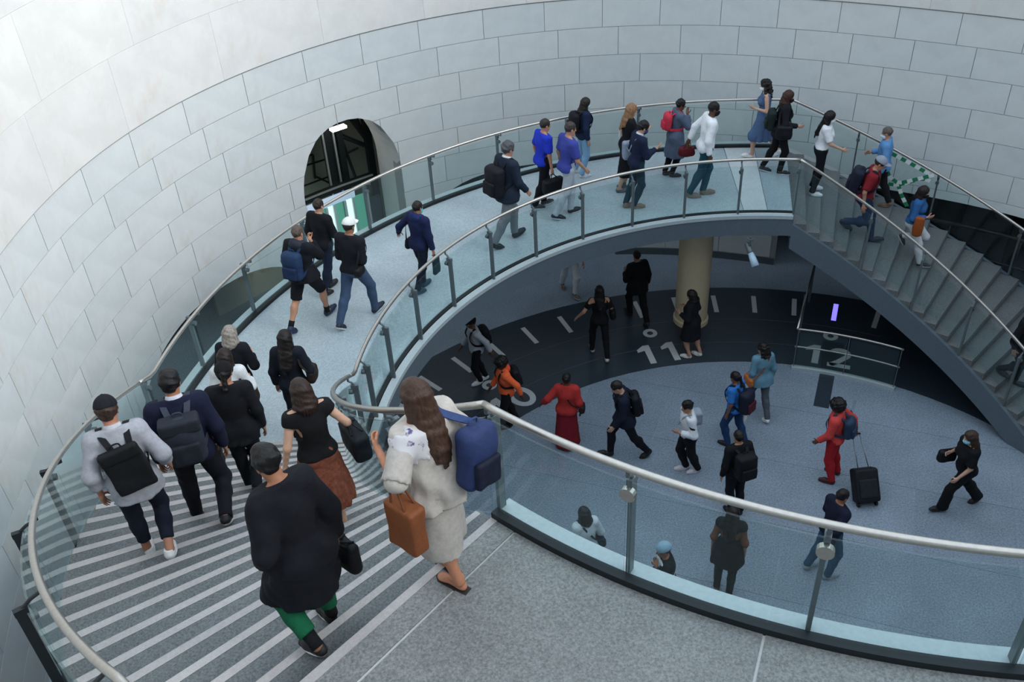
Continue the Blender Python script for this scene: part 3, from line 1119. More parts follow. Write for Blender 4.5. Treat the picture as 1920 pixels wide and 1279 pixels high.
def make_hair(kind, length):
    lo = -0.12 - max(0.0, length)
    f = Field((-0.20, -0.24, lo), (0.20, 0.16, 0.34), 0.009 if length < 0.2 else 0.0105)
    if kind == 'bald':
        return None
    th = {'crop': 0.004, 'short': 0.013, 'afro': 0.045, 'bun': 0.010, 'pony': 0.010, 'bob': 0.018, 'long': 0.016, 'wavy': 0.022}[kind]
    f.put(EL((0, -0.014, 0.145), (0.076 + th, 0.097 + th, 0.090 + th)), 0.0)
    face = EL((0, 0.125, 0.068), (0.085, 0.098, 0.105 if kind != 'crop' else 0.115))
    if kind in ('crop', 'short', 'bun', 'pony', 'afro'):
        f.put(face, 0, cut=True)
        f.plane((0, -0.05, 0.055 if kind != 'afro' else 0.03), (0, 0.55, -1))
        for sx in (-1, 1):
            f.put(EL((sx * 0.085, 0.012, 0.088), (0.03, 0.026, 0.040)), 0, cut=True)
    if kind == 'bun':
        f.put(EL((0, -0.115, 0.155), (0.045, 0.040, 0.045)), 0.015)
    if kind == 'pony':
        f.put(RC((0, -0.105, 0.16), (0, -0.135, 0.05 - length * 0.6), 0.03, 0.028), 0.02)
        f.put(RC((0, -0.135, 0.05 - length * 0.6), (0, -0.125, 0.05 - length), 0.028, 0.010), 0.02)
    if kind in ('bob', 'long', 'wavy'):
        r = np.random.default_rng(int(length * 100) + len(kind))
        n = 13
        for i in range(n):
            a = math.radians(-200 + 220 * i / (n - 1))          # round the back from side to side
            x, y = math.cos(a), math.sin(a)
            top = np.array([0.070 * x, -0.020 + 0.075 * y, 0.155])
            L = length * (1.0 - 0.28 * abs(x)) * r.uniform(0.9, 1.05)
            midp = np.array([0.092 * x, -0.028 + 0.092 * min(y, 0.25), 0.03 - 0.35 * L])
            end = np.array([0.085 * x * (1.0 if kind != 'wavy' else 1.25), -0.055 + 0.07 * min(y, 0.1), 0.05 - L])
            if kind == 'wavy':
                midp += r.normal(size=3) * 0.012; end += r.normal(size=3) * 0.015
            f.put(RC(top, midp, 0.028, 0.027), 0.018)
            f.put(RC(midp, end, 0.027, 0.009), 0.018)
        f.put(face, 0, cut=True)
        f.put(EL((0, 0.10, -0.03), (0.07, 0.085, 0.10)), 0, cut=True)
    f.ripple({'short': 0.008, 'crop': 0.004, 'afro': 0.009, 'wavy': 0.010}.get(kind, 0.005), 70 if kind != 'afro' else 110, 3)
    return f.mesh()
_hair = {}
def hair(kind, length=0.0):
    k = (kind, round(length, 2))
    if k not in _hair: _hair[k] = make_hair(kind, length)
    return _hair[k]
def make_cap(peak):
    f = Field((-0.13, -0.16, 0.08), (0.13, 0.24, 0.30), 0.009)
    f.put(EL((0, -0.012, 0.150), (0.093, 0.113, 0.107)), 0)
    f.plane((0, 0, 0.150), (0, -0.12, -1))
    if peak:
        f.put(EL((0, 0.10, 0.150), (0.075, 0.095, 0.010), rotx(-0.18)), 0.006)
    f.put(EL((0, -0.012, 0.257), (0.011, 0.011, 0.008)), 0.004)
    return f.mesh()
def make_mask():
    f = Field((-0.09, -0.01, -0.02), (0.09, 0.15, 0.11), 0.0075)
    f.put(EL((0, 0.030, 0.052), (0.067, 0.082, 0.060)), 0)
    f.put(EL((0, 0.090, 0.070), (0.022, 0.030, 0.030)), 0.02)
    f.plane((0, 0.02, 0), (0, -1, 0))
    f.plane((0, 0, 0.092), (0, 0, 1))
    return f.mesh()
def make_scarf():
    f = Field((-0.17, -0.19, -0.06), (0.17, 0.16, 0.30), 0.010)
    f.put(EL((0, -0.02, 0.145), (0.098, 0.118, 0.112)), 0)
    f.put(EL((0, -0.05, 0.05), (0.09, 0.085, 0.10)), 0.04)
    f.put(EL((0, 0.130, 0.075), (0.075, 0.098, 0.105)), 0, cut=True)
    f.ripple(0.006, 40, 5)
    return f.mesh()
CAPM = {True: make_cap(True), False: make_cap(False)}
MASKM = make_mask()
SCARF = make_scarf()
# ------------------------------------------------------------------ people
ARM = {'down': (0.08, 0.03, -0.52), 'front': (0.04, 0.23, -0.46), 'back': (0.09, -0.22, -0.47), 'front2': (0.02, 0.36, -0.34), 'back2': (0.10, -0.34, -0.38),
       'phone': (-0.07, 0.30, -0.18), 'face': (-0.07, 0.17, 0.03), 'strap': (-0.05, 0.16, -0.10), 'bent': (0.02, 0.28, -0.30),
       'pocket': (0.04, 0.10, -0.44), 'carry': (0.10, 0.04, -0.53), 'wide': (0.30, 0.02, -0.40), 'elbow': (0.00, 0.22, -0.22), 'waist': (-0.10, 0.20, -0.34),
       'behind': (-0.12, -0.17, -0.40)}

def ik(a, c, l1, l2, pole):
    d = c - a; L = np.linalg.norm(d)
    mx = (l1 + l2) * 0.997
    if L > mx:
        c = a + d / L * mx; d = c - a; L = mx
    u = d / L
    x = (l1 * l1 - l2 * l2 + L * L) / (2 * L)
    h = math.sqrt(max(l1 * l1 - x * x, 0))
    p = np.asarray(pole, float); p = p - u * (p @ u); p = unit(p)
    return a + u * x + p * h, c

def img_dir(px, py, level, d):
    z = on_level(px, py, level)[2]
    a = on_z(px, py, z); b = on_z(px + d[0], py + d[1], z)
    return unit((b - a)[:2])

def proj(p):
    v = np.asarray(p) - CAM
    w = v @ _f
    return np.array([IMG_W / 2 + F_PX * (v @ CR) / w, IMG_H / 2 - F_PX * (v @ CU) / w])

PEOPLE = []
class Person: pass

def person(label, feet, head, level, face='down', **S):
    me = Person(); PEOPLE.append(me)
    wom = S.get('sex', 'm') == 'f'
    P0, P1 = (on_level(*f, level) for f in feet)
    if level in ('mid', 'L', 'R'):                # keep clear of the glass on both sides
        c0 = (P0 + P1) / 2
        rr_ = math.hypot(c0[0], c0[1])
        k_ = min(max(rr_, R_IN + 0.50), R_OUT - 0.62) / rr_
        P0 = np.array([P0[0] + c0[0] * (k_ - 1), P0[1] + c0[1] * (k_ - 1), P0[2]])
        P1 = np.array([P1[0] + c0[0] * (k_ - 1), P1[1] + c0[1] * (k_ - 1), P1[2]])
        P0[2], P1[2] = floor_z(P0, level), floor_z(P1, level)
    root = (P0 + P1) / 2
    if face == 'down' or face == 'up':
        t = math.radians(theta(root) + (-90 if face == 'down' else 90))
        fw = np.array([math.cos(t), math.sin(t)])
    else:
        fw = img_dir(*feet[0], level, face)
    if S.get('turn'):
        fw = (rotz(math.radians(S['turn'])) @ np.array([*fw, 0]))[:2]
    fwd = np.array([fw[0], fw[1], 0.0]); right = np.array([fw[1], -fw[0], 0.0])
    # body height from the head pixel over the root
    best = min((np.linalg.norm((proj(root + np.array([0, 0, h])) - np.array(head)) * np.array([0.35, 1.0])), h) for h in np.arange(1.2, 2.05, 0.01))
    H = float(np.clip(S.get('h', best[1]), 1.42, 1.92))
    sc = H / 1.72
    z0 = min(P0[2], P1[2])
    root = np.array([root[0], root[1], z0])
    loc = []
    for p in (P0, P1):
        d = p - root
        loc.append(np.array([d @ right, d @ fwd, 0.0]))
    sep = abs(loc[0][1] - loc[1][1])
    mxs = 0.72 * sc
    if sep > mxs:
        for l in loc: l[1] *= mxs / sep
    lat = S.get('lat', 0.085) * sc
    i_r = 0 if loc[0][0] > loc[1][0] else 1
    if 'rfirst' in S: i_r = 0 if S['rfirst'] else 1
    for i in (0, 1):
        sgn = 1 if i == i_r else -1
        loc[i][0] = sgn * float(np.clip(sgn * loc[i][0], lat * 0.6, lat * 1.7))
    if level in ('L', 'R'):                      # set each foot on its tread, clear of the riser behind or ahead
        t_top = T_UP if level == 'L' else T_MID0
        down = (fwd @ pol(1, theta(root) - 90)) > 0
        for i in (0, 1):
            wp = root + right * loc[i][0] + fwd * loc[i][1]
            k_ = math.ceil((t_top - theta(wp)) / STEP_A - 1e-6)
            if k_ < 1: continue
            if 'back' in S.get('lift', {}) and (loc[i] - loc[1 - i])[1] < 0: continue
            r_ = math.hypot(wp[0], wp[1])
            want = t_top - k_ * STEP_A + math.degrees((0.06 if down else 0.16) / r_)
            loc[i][1] += math.radians(theta(wp) - want) * r_ * (1 if down else -1)
    feetL = {}
    for i in (0, 1):
        wp = root + right * loc[i][0] + fwd * loc[i][1]
        zf = floor_z(wp, level) - z0
        feetL[1 if i == i_r else -1] = (loc[i][0] / sc, loc[i][1] / sc, zf / sc)
    zmn = min(v[2] for v in feetL.values())
    lift = S.get('lift', {})                     # {'back': (height, pitch)}
    ank, ball, pitch = {}, {}, {}
    ys = {s_: feetL[s_][1] for s_ in (-1, 1)}
    rear = -1 if ys[-1] < ys[1] else 1
    for s_ in (-1, 1):
        x, y, z = feetL[s_]
        pt = 0.0
        gapy = abs(ys[-1] - ys[1])
        if s_ == rear and gapy > 0.25: pt = min(0.75, (gapy - 0.1) * 1.1)
        if s_ != rear and gapy > 0.4: pt = -0.18
        up_ = 0.0
        if s_ == rear and 'back' in lift: up_, pt = lift['back']
        if s_ != rear and 'front' in lift: up_, pt = lift['front']
        ball[s_] = np.array([x, y, z + up_ + (0.03 if pt < 0 else 0)]); pitch[s_] = pt
        ank[s_] = ball[s_] + rotx(-pt) @ np.array([0, -0.12, 0.085])
    l1, l2 = 0.43, 0.42
    pelx = 0.0
    hipy = S.get('hipy', 0.0)
    hipz = 0.925
    for s_ in (-1, 1):
        a = ank[s_]
        hx = s_ * 0.088
        dd = (a[0] - hx) ** 2 + (a[1] - hipy) ** 2
        hipz = min(hipz + 0, a[2] + math.sqrt(max(((l1 + l2) * 0.992) ** 2 - dd, 0.05)))
    lean = math.radians(S.get('lean', 4))
    Rl = rotx(-lean)
    piv0, piv = np.array([0, 0, 0.92]), np.array([0, hipy, hipz])
    def T(p):
        return piv + Rl @ (np.asarray(p, float) - piv0)
    drop = 0.925 - hipz
    sc *= 1.0 / (1 - 0.75 * max(drop - 0.0, 0) / 1.72)      # keep the seen height
    sc = min(sc, 1.98 / 1.72)
    def tow(V):
        V = np.asarray(V, float).reshape(-1, 3) * sc
        return root + V[:, :1] * right + V[:, 1:2] * fwd + V[:, 2:] * np.array([0, 0, 1.0])
    bulk = S.get('bulk', 1.0)
    sw = (0.158 if wom else 0.178) * (0.5 + 0.5 * bulk)
    hw = (0.165 if wom else 0.155) * bulk
    hips = {s_: np.array([s_ * 0.088, hipy, hipz]) for s_ in (-1, 1)}
    knee = {}
    for s_ in (-1, 1):
        knee[s_], ank[s_] = ik(hips[s_], ank[s_], l1, l2, (s_ * 0.12, 1, 0.05))
    E = lambda c, r: EL(T(c), r, Rl.T)
    torso = [(E((0, -0.005, 0.945), (hw, 0.112 * bulk, 0.125)), 0.04), (E((0, 0, 1.09), ((0.122 if wom else 0.138) * bulk, 0.098 * bulk, 0.16)), 0.05),
             (E((0, -0.005, 1.28), ((0.145 if wom else 0.163) * bulk, 0.112 * bulk, 0.17)), 0.05),
             (RC(T((-sw + 0.03, -0.012, 1.400)), T((sw - 0.03, -0.012, 1.400)), 0.058), 0.05)]
    for s_ in (-1, 1):
        torso.append((E((s_ * 0.068, -0.055, 0.925), (0.085 * bulk, 0.078, 0.085)), 0.04))
        torso.append((RC(T((s_ * 0.015, -0.02, 1.475)), T((s_ * 0.13, -0.014, 1.415)), 0.040, 0.042), 0.04))
        if wom: torso.append((E((s_ * 0.070, 0.085, 1.265), (0.062, 0.055, 0.062)), 0.04))
    neck = [(RC(T((0, -0.012, 1.43)), T((0, 0.004, 1.53)), 0.056 if not wom else 0.048, 0.050 if not wom else 0.044), 0.03)]
    tb = S.get('thick', 1.0)
    legs = {s_: [(RC(hips[s_] + (0, 0, 0.01), knee[s_], 0.086 * tb, 0.058 * tb), 0.04), (RC(knee[s_], ank[s_], 0.056 * tb, 0.038), 0.03),
                 (EL(knee[s_] * 0.68 + ank[s_] * 0.32 + np.array([0, -0.016, 0]), (0.050 * tb, 0.054 * tb, 0.10)), 0.04)] for s_ in (-1, 1)}
    sh, elb, wri, arms = {}, {}, {}, {}
    a_spec = S.get('arms')
    if a_spec is None:
        lf = ys[-1] > ys[1] + 0.1
        a_spec = ('back', 'front') if lf else (('front', 'back') if ys[1] > ys[-1] + 0.1 else ('down', 'down'))
    for s_, sp in zip((-1, 1), a_spec):
        v = np.array(ARM[sp] if isinstance(sp, str) else sp, float)
        sh[s_] = T((s_ * sw, -0.012, 1.398))
        tgt = sh[s_] + Rl @ np.array([s_ * v[0], v[1], v[2]])
        elb[s_], wri[s_] = ik(sh[s_], tgt, 0.285, 0.255, (s_ * 0.55, -1.0, -0.45))
        arms[s_] = [(RC(sh[s_], elb[s_], 0.050 * (0.6 + 0.4 * bulk), 0.039), 0.04), (RC(elb[s_], wri[s_], 0.039, 0.026), 0.02)]
    me.__dict__.update(root=root, sc=sc, tow=tow, T=T, Rl=Rl, sh=sh, elb=elb, wri=wri, hips=hips, hipz=hipz, sw=sw, right=right, fwd=fwd, knee=knee, ank=ank, level=level, bulk=bulk, wom=wom)
    # ---- the body
    def bounds(prims, off, pad=0.05):
        lo = np.min([p[0].box()[0] for p in prims], 0) - off - pad
        hi = np.max([p[0].box()[1] for p in prims], 0) + off + pad
        return lo, hi
    person_e = empty('person', root, label, 'person')
    res = S.get('res', 0.019)
    allp = torso + neck + legs[-1] + legs[1] + arms[-1] + arms[1]
    f = Field(*bounds(allp, 0), max(res, 0.021))
    for p, k in torso: f.put(p, k, -0.008)
    for p, k in neck: f.put(p, k)
    for s_ in (-1, 1):
        for p, k in arms[s_] + legs[s_]: f.put(p, k, -0.001)
        f.put(RC(ank[s_], ball[s_] + (0, 0, 0.03), 0.03, 0.02), 0.03)
    V, Q = f.mesh()
    Vs, Qs, Ms = [V], [Q], [np.zeros(len(Q), int)]
    n = len(V)
    hy, hp = math.radians(S.get('hyaw', 0)), math.radians(S.get('hpitch', 8))
    Rh = rotz(hy) @ rotx(-hp - lean * 0.6)
    hs = S.get('hs', 1.0) * (0.96 if wom else 1.0)
    ho = T((0, 0.004, 1.488))
    def headpt(V): return ho + (np.asarray(V) * hs) @ Rh.T
    me.headpt = headpt
    Vs.append(headpt(HEAD[0])); Qs.append(HEAD[1] + n); Ms.append(HEAD[2]); n += len(HEAD[0])
    hk = S.get('hands', ('relax', 'relax'))
    me.hand = {}
    for s_, kind in zip((-1, 1), hk):
        HV, HQ = HANDS[kind]
        d = unit(wri[s_] - elb[s_])
        t = S.get('thumb', {}).get(s_, (-s_ * 0.35, 1.0, 0.35))
        t = np.asarray(t, float); t = unit(t - d * (t @ d))
        z = -d; x = np.cross(t, z)
        Bm = np.stack([x, t, z], 0)
        HV2 = HV * np.array([s_, 1, 1]) * (0.93 if wom else 1.0)
        Vs.append(wri[s_] + HV2 @ Bm)
        Qs.append((HQ if s_ > 0 else HQ[:, ::-1]) + n); Ms.append(np.zeros(len(HQ), int)); n += len(HV)
        me.hand[s_] = wri[s_] + d * 0.085 + np.array([0, 0, -0.01])
    tone = S.get('skin', '#b98a70')
    hcol = S.get('hair', ('short', 0, '#1a1614'))[2]
    mesh('body', tow(np.concatenate(Vs)), np.concatenate(Qs), [skin(tone), plain('eye_white', '#e6e2dc', 0.3), hairmat(hcol), plain('lips', '#8d4f46', 0.5)], person_e, True, np.concatenate(Ms))
    # ---- hair, hat, mask
    hk_, hl, hc = S.get('hair', ('short', 0, '#1a1614'))
    hm = hair(hk_, hl) if hk_ != 'bald' else None
    if hm is not None:
        V, Q = hm
        W = headpt(V)
        if hl > 0.25:            # long hair lies on the back, not in it
            low = np.clip((0.02 - V[:, 2]) / 0.25, 0, 1)[:, None]
            ho_b = headpt(np.array([[0, 0, 0]]))[0]
            Wb = ho_b + V * hs @ Rl.T + np.array([0, -0.055, 0]) * low + np.array([0, -0.02, 0])
            W = W * (1 - low) + Wb * low
        mesh('hair', tow(W), Q, hairmat(hc), person_e, True)
    if S.get('cap'):
        V, Q = CAPM[S.get('peak', True)]
        V = V @ rotz(math.radians(S.get('capyaw', 0))).T
        mesh('cap', tow(headpt(V)), Q, fabric(S['cap']), person_e, True)
    if S.get('mask'):
        mesh('face_mask', tow(headpt(MASKM[0])), MASKM[1], fabric(S['mask']), person_e, True)
    if S.get('scarf'):
        mesh('headscarf', tow(headpt(SCARF[0])), SCARF[1], fabric(S['scarf']), person_e, True)
    # ---- trousers / skirt
    seed = len(PEOPLE)
    bt = S.get('bottom', ('trousers', '#14171d', 0.014))
    kind, bc, boff = bt[0], bt[1], bt[2]
    if kind in ('trousers', 'shorts', 'cropped'):
        pr = torso[:2] + torso[4:6] + legs[-1] + legs[1]
        f = Field(*bounds(pr, boff), res)
        f.put(torso[0][0], 0.04, boff); f.put(torso[1][0], 0.03, boff * 0.6)
        for p, k in torso[4:]:
            if isinstance(p, EL) and abs(p.c[2] - T((0, 0, 0.925))[2]) < 0.06: f.put(p, k, boff)
        wide = bt[3] if len(bt) > 3 else 0.0
        for s_ in (-1, 1):
            f.put(legs[s_][0][0], 0.04, boff)
            f.put(RC(knee[s_], ank[s_], 0.057 * tb, 0.042 + wide), 0.03, boff)
            f.put(legs[s_][2][0], 0.03, boff)
            d = unit(ank[s_] - knee[s_])
            if kind == 'trousers': cutp = ank[s_] + d * 0.015
            elif kind == 'cropped': cutp = ank[s_] - d * 0.10
            else: cutp = knee[s_] + d * -0.02
            f.plane_near(cutp, d if kind != 'shorts' else unit(knee[s_] - hips[s_]), cutp + d * 0.13 if kind != 'shorts' else knee[s_] + d * 0.22, 0.20 if kind != 'shorts' else 0.33)
        f.ripple(0.004, 38, seed)
        o, nn = T((0, 0, 1.045)), Rl @ np.array([0, 0, 1.0])
        f.plane(o, nn)
        V, Q = f.mesh()
        mesh('shorts' if kind == 'shorts' else 'trousers', tow(V), Q, fabric(bc), person_e, True)
    elif kind == 'skirt':
        hem = bt[3]
        mid = (ball[-1] + ball[1]) / 2
        b = np.array([0, hipy * 0.4 + mid[1] * 0.35, hem])
        r2 = bt[4] if len(bt) > 4 else (0.25, 0.25)
        p = SK(T((0, 0, 1.06)), b, (hw * 0.82 + boff, 0.10 + boff), r2, bt[5] if len(bt) > 5 else 9, 0.06, seed)
        f = Field(*bounds([(p, 0)], 0.02), res)
        f.put(torso[0][0], 0.03, boff); f.put(p, 0.03)
        for tp_, k in torso[4:]:
            if isinstance(tp_, EL) and abs(tp_.c[2] - T((0, 0, 0.925))[2]) < 0.06: f.put(tp_, k, boff)
        f.ripple(0.004, 40, seed)
        f.plane(b, (0, 0, -1)); f.plane(T((0, 0, 1.06)), Rl @ np.array([0, 0, 1.0]))
        V, Q = f.mesh()
        mesh('skirt', tow(V), Q, fabric(bc, var=bt[6] if len(bt) > 6 else 0.16), person_e, True)
    # ---- upper garment(s)
    for ti, tp in enumerate(S.get('tops', [])):
        off, hem, slv, col = tp.get('off', 0.016), tp.get('hem', 0.90), tp.get('sleeve', 1.0), tp['c']
        if kind != 'none' and hem < 1.04: off = max(off, boff + 0.012)
        pr = list(torso)
        sl = []
        for s_ in (-1, 1):
            if slv <= 0: break
            loose = tp.get('loose', 0.0)
            if slv > 0.55:
                e = elb[s_] + (wri[s_] - elb[s_]) * ((slv - 0.5) * 2)
                sl += [(RC(sh[s_], elb[s_], 0.053, 0.043 + loose * 0.5), 0.04, s_), (RC(elb[s_], e, 0.043 + loose * 0.5, 0.030 + loose), 0.03, s_)]
                dcut, cc = unit(wri[s_] - elb[s_]), e
            else:
                e = sh[s_] + (elb[s_] - sh[s_]) * (slv * 2)
                sl += [(RC(sh[s_], e, 0.054, 0.050 + loose), 0.04, s_)]
                dcut, cc = unit(elb[s_] - sh[s_]), e
            sl[-1] = sl[-1] + (dcut, cc)
        skp = None
        if hem < 0.84:
            mid = (ball[-1] + ball[1]) / 2
            fl = tp.get('flare', 0.05)
            b = np.array([0, hipy + (mid[1] - hipy) * 0.5, max(hem, 0.12)])
            skp = SK(T((0, 0, 1.06)), b, (hw * 0.80 + off, 0.095 + off), (hw + off + fl, 0.135 + off + fl), tp.get('folds', 7), tp.get('amp', 0.05), seed * 1.7)
        lo, hi = bounds([(p[0], 0) for p in pr + [(q[0], 0) for q in sl]] + ([(skp, 0)] if skp else []), off)
        f = Field(lo, hi, res)
        for p, k in torso: f.put(p, k, off)
        if skp is not None:
            f.put(skp, 0.04)
            for s_ in (-1, 1):
                f.put(RC(hips[s_], knee[s_], 0.095, 0.085), 0.09, off)
                if hem < 0.46: f.put(RC(knee[s_], ank[s_], 0.085, 0.075), 0.09, off)
        for q in sl: f.put(q[0], q[1], off * 0.75)
        f.ripple(tp.get('rip', 0.0045), 34, seed + 50 * ti)
        for q in sl:
            if len(q) > 3: f.plane_near(q[4], q[3], q[4] + q[3] * 0.10, 0.125)
        if hem < 0.84:
            f.plane((0, 0, max(hem, 0.12)), (0, 0, -1))
        else:
            f.plane(T((0, 0, hem)), Rl @ np.array([0, 0, -1.0]))
        nz = tp.get('neck', 1.478)
        f.plane(T((0, 0, nz)), Rl @ unit((0, tp.get('ncut', 0.25), 1.0)))
        V, Q = f.mesh()
        if len(V):
            mesh(tp.get('name', 'shirt'), tow(V), Q, fabric(col), person_e, True)
        if tp.get('collar'):
            f = Field(T((0, 0, 1.47)) - 0.12, T((0, 0, 1.5)) + 0.12, 0.011)
            f.put(RC(T((0, -0.018, 1.455)), T((0, -0.008, 1.505)), 0.078, 0.066), 0)
            f.plane(T((0, -0.02, 1.508)), Rl @ unit((0, 0.35, 1)))
            f.plane(T((0, 0, 1.44)), Rl @ np.array([0, 0, -1.0]))
            V, Q = f.mesh()
            mesh('collar', tow(V), Q, fabric(tp['collar']), person_e, True)
        if tp.get('hood'):
            f = Field(T((0, -0.06, 1.45)) - 0.20, T((0, -0.06, 1.45)) + 0.20, 0.013)
            f.put(EL(T((0, -0.085, 1.455)), (0.115, 0.065, 0.085), Rl.T), 0.02)
            f.put(RC(T((-0.09, -0.01, 1.46)), T((0.09, -0.01, 1.46)), 0.05), 0.03)
            f.put(EL(T((0, 0.03, 1.53)), (0.07, 0.08, 0.09)), 0, cut=True)
            f.ripple(0.005, 40, seed)
            V, Q = f.mesh()
            mesh('hood', tow(V), Q, fabric(tp['hood']), person_e, True)
    # ---- shoes
    sk, scol, sole = S.get('shoes', ('shoe', '#15161a', '#1c1c1e'))
    for s_ in (-1, 1):
        V, Q, m = SHOES[sk]
        Rf = rotz(-s_ * 0.10) @ rotx(-pitch[s_])
        W = ball[s_] + (V * np.array([s_, 1, 1]) * (0.93 if wom else 1.0)) @ Rf.T
        if s_ < 0: Q = Q[:, ::-1]
        if sk == 'bare':
            mesh('foot', tow(W), Q, skin(tone), person_e, True)
            Wb = ball[s_] + (np.array([(x * 0.046 * s_, y, z) for z in (0, 0.014) for x, y in ((-.75, -.18), (.75, -.18), (1, -.02), (1, .06), (.3, .10), (-.3, .10), (-1, .06), (-1, -.02))]) - np.array([0, 0, 0.012])) @ Rf.T
            F = [tuple(range(8))[::-1], tuple(range(8, 16))] + [(k, (k + 1) % 8, 8 + (k + 1) % 8, 8 + k) for k in range(8)]
            mesh('sandal', tow(Wb), F, plain('sandal_leather', scol, 0.6), person_e)
        else:
            mesh('shoe', tow(W), Q, [plain('shoe_upper_' + scol, scol, 0.6), plain('shoe_sole_' + sole, sole, 0.6)], person_e, True, m)
    if S.get('socks'):
        for s_ in (-1, 1):
            mb = MB(); d = unit(knee[s_] - ank[s_])
            mb.tube(tow([ank[s_] - d * 0.01, ank[s_] + d * 0.05, ank[s_] + d * S.get('sockh', 0.10)]), np.array([0.045, 0.044, 0.046]) * sc, 14)
            mb.build('sock', fabric(S['socks']), person_e, True)
    me.empty = person_e
    me.extra = lambda name, V, Q, mat, smooth=True: mesh(name, tow(V), Q, mat, person_e, smooth)
    return me

# ------------------------------------------------------------------ bags (things of their own)
def bag_root(name, pts_world, label, cat='bag'):
    P = np.asarray(pts_world)
    c = P.mean(0)
    return empty(name, (c[0], c[1], P[:, 2].min()), label, cat)
def band(p, path, normals, width=0.04, thick=0.008, n=26):
    V, F = strip_geo(smooth_path(path, n), smooth_path(normals, n), width, thick)
    return p.tow(V), F
def backpack(p, label, c='#15181d', size=(0.30, 0.15, 0.42), z=1.20, x=0.0, pocket=True, pc=None, strap=None, flap=False, square=False, roll=0.0, res=0.013, both=True, straps=True, gap=0.0):
    sx, sy, sz = (v / 2 for v in size)
    y = -0.118 * p.bulk - sy - 0.022 - gap
    R = (rotz(0) @ np.array([[math.cos(roll), 0, -math.sin(roll)], [0, 1, 0], [math.sin(roll), 0, math.cos(roll)]])) @ p.Rl.T
    cc = p.T((x, y, z))
    f = Field(cc - 0.42, cc + 0.42, res)
    f.put(BX(cc, (sx, sy, sz), 0.02 if square else min(sy, 0.065), R), 0.0)
    if not square: f.put(EL(cc + R.T @ np.array([0, -0.01, sz * 0.35]), (sx * 0.98, sy * 1.08, sz * 0.72), R), 0.03)
    f.ripple(0.005, 30, 9)
    V, Q = f.mesh()
    W = p.tow(V)
    root = bag_root('backpack', W, label, 'backpack')
    mesh('bag_body', W, Q, fabric(c, 0.7), root, True)
    if pocket:
        pcx = cc + R.T @ np.array([0, -sy - 0.012, -sz * 0.38])
        f = Field(pcx - 0.22, pcx + 0.22, res)
        f.put(BX(pcx, (sx * 0.78, 0.028, sz * 0.46), 0.024, R), 0)
        f.ripple(0.003, 40, 4)
        V, Q = f.mesh()
        mesh('pocket', p.tow(V), Q, fabric(pc or c, 0.7), root, True)
    if flap:
        pcx = cc + R.T @ np.array([0, -0.012, sz * 0.75])
        f = Field(pcx - 0.25, pcx + 0.25, res)
        f.put(BX(pcx, (sx * 1.03, sy * 1.05, sz * 0.30), 0.03, R), 0)
        V, Q = f.mesh()
        mesh('flap', p.tow(V), Q, fabric(pc or c, 0.7), root, True)
    if straps:
        for s_ in ((-1, 1) if both else (1,)):
            w = p.sw
            pts = [p.T((s_ * 0.07 + x, y + sy * 0.8, z + sz * 0.86)), p.T((s_ * 0.095, -0.085 * p.bulk, 1.452)), p.T((s_ * 0.105, 0.0, 1.482)), p.T((s_ * 0.110, 0.085 * p.bulk, 1.42)),
                   p.T((s_ * 0.125, 0.135 * p.bulk, 1.28)), p.T((s_ * 0.175 * p.bulk, 0.05, 1.13)), p.T((s_ * 0.13 + x, y + sy * 0.5, z - sz * 0.75))]
            nr = [(0, -0.4, 1), (0, -0.7, 0.8), (0, 0, 1), (0, 0.8, 0.6), (0, 1, 0), (s_, 0.3, 0), (s_, -0.5, 0)]
            V, F = band(p, pts, nr, 0.05, 0.010)
            mesh('shoulder_strap', V, F, fabric(strap or c, 0.75), root)
    V, F = tube_geo(p.tow(smooth_path([cc + R.T @ np.array([-0.04, sy * 0.4, sz * 0.97]), cc + R.T @ np.array([-0.03, sy * 0.3, sz + 0.035]), cc + R.T @ np.array([0.03, sy * 0.3, sz + 0.035]), cc + R.T @ np.array([0.04, sy * 0.4, sz * 0.97])], 12)), 0.007 * p.sc, 8)
    mesh('grab_loop', V, F, fabric(strap or c, 0.75), root, True)
    return root
